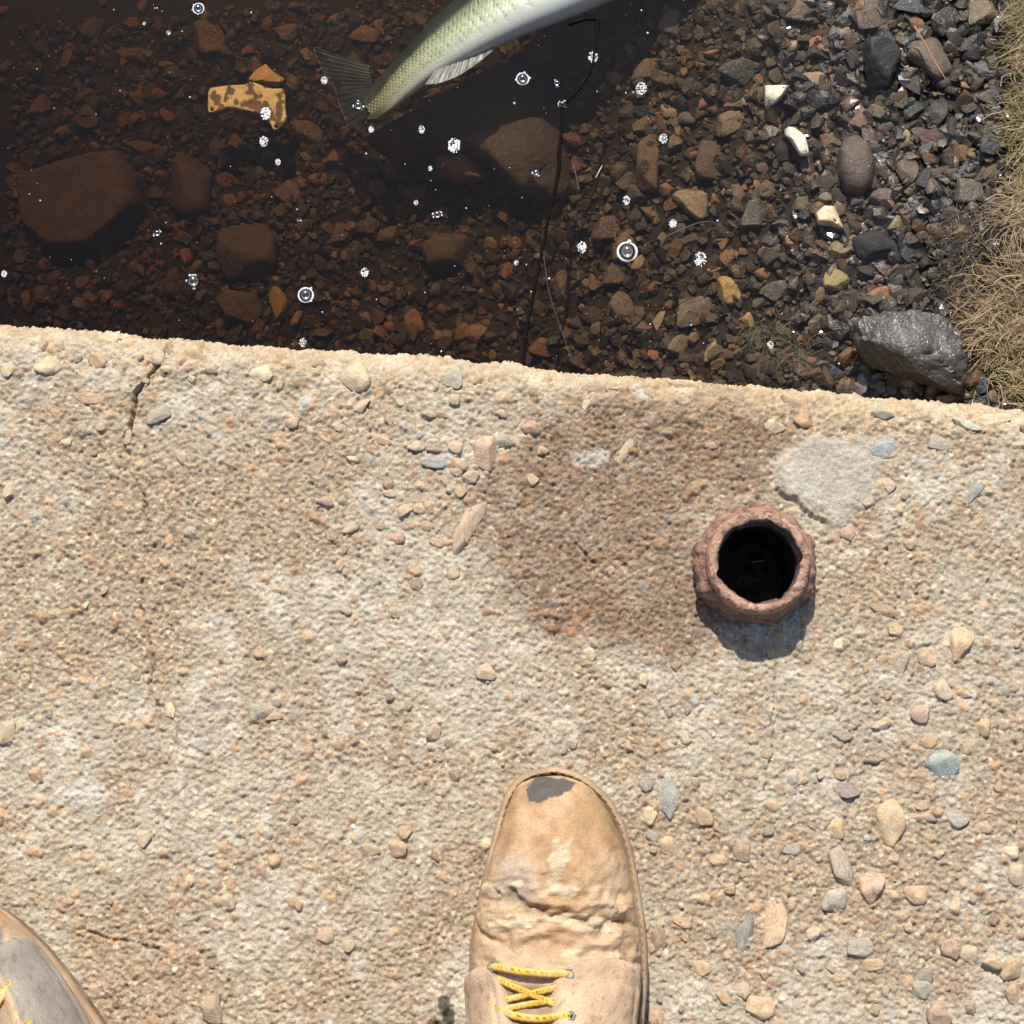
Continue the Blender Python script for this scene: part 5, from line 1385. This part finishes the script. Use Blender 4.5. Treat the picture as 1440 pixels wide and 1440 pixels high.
# ------------------------------------------------------------------ dry grass on the bank
M['grass'] = mat_vertex('dry_grass', .6, .15, 900, .0002, .2, spec=.4)
gp = [(1428, -20), (1510, -20), (1530, 620), (1440, 590), (1412, 566), (1380, 540), (1370, 480), (1380, 420), (1410, 370), (1412, 300), (1420, 220), (1428, 140)]
def fibres(n, seed, poly, L0, L1, r0, r1, hmax, pal, curl, edge_bias=None):
    rg = np.random.default_rng(seed); out = []; cols = []
    poly = np.array(poly, float); lo, hi = poly.min(0), poly.max(0)
    while len(out) < n:
        q = rg.uniform(lo, hi, (4000, 2)); q = q[in_poly(q, poly)]
        q = q[:n-len(out)]; pp = np.array([P(a, b_, WATER+.01) for a, b_ in q]); zq = bed_z(pp[:, 0], pp[:, 1])
        for (a, b_), p, zz in zip(q, pp, zq):
            z = max(zz, WATER-.004)+rg.uniform(.0, hmax)
            th = 2.6+3.0*(math.sin(a*.021+b_*.013)+math.sin(b_*.031))*.5+rg.normal(0, .7)
            L = rg.uniform(L0, L1); m_ = 9; stp = L/(m_-1); cur = rg.normal(0, curl); pt = [np.array([p[0], p[1], z])]
            vz = rg.normal(.05, .22)
            for i in range(m_-1):
                th += cur+rg.normal(0, .15); vz += rg.normal(-.02, .12)
                pt.append(pt[-1]+stp*np.array([math.cos(th), math.sin(th), vz*.5]))
            out.append(tube(np.array(pt), np.linspace(1, .5, m_)*rg.uniform(r0, r1), 3))
            w = rg.random()
            g = np.array(pal[0]) if w < .5 else np.array(pal[1]) if w < .72 else np.array(pal[2]) if w < .87 else np.array(pal[3])
            if b_ < 290 and rg.random() < .28: g = np.array([.30, .28, .09])
            if b_ > 520 and rg.random() < .3: g = np.array([.26, .26, .07])
            cols.append(np.tile(g*rg.uniform(.7, 1.25), (27, 1)))
    V, F = joinVF(out)
    return V, F, np.concatenate(cols)
V, F, cc = fibres(6500, 71, gp, .012, .034, .00022, .00042, .014, [(.44, .31, .18), (.56, .44, .29), (.27, .17, .10), (.36, .30, .15)], .16)
tag(link('dry_grass', mesh('dry_grass', V, F, cc), M['grass']), 'matted dry tan grass and moss on the bank at the right', kind='stuff')
wet_poly = [(1338, 305), (1395, 290), (1440, 330), (1400, 420), (1370, 560), (1350, 552), (1338, 440)]
V, F, cc = fibres(1500, 72, wet_poly, .008, .024, .0002, .0004, .006, [(.16, .10, .06), (.10, .07, .045), (.22, .15, .09), (.06, .045, .035)], .3)
M['wetgrass'] = mat_vertex('wet_roots', .2, .15, 900, .0002, .2, coat=.5, spec=.6)
tag(link('wet_roots', mesh('wet_roots', V, F, cc), M['wetgrass']), 'wet dark root fibres along the bank edge', kind='stuff')
alg = [(1060, 445), (1110, 440), (1150, 480), (1120, 520), (1070, 515)]
V, F, cc = fibres(70, 73, alg, .012, .03, .00015, .00028, .006, [(.14, .12, .07), (.2, .17, .1), (.1, .08, .05), (.16, .15, .07)], .25)
tag(link('algae_strands', mesh('algae_strands', V, F, cc), M['grass']), 'thin stringy algae strands between the pebbles near the slab', kind='stuff')
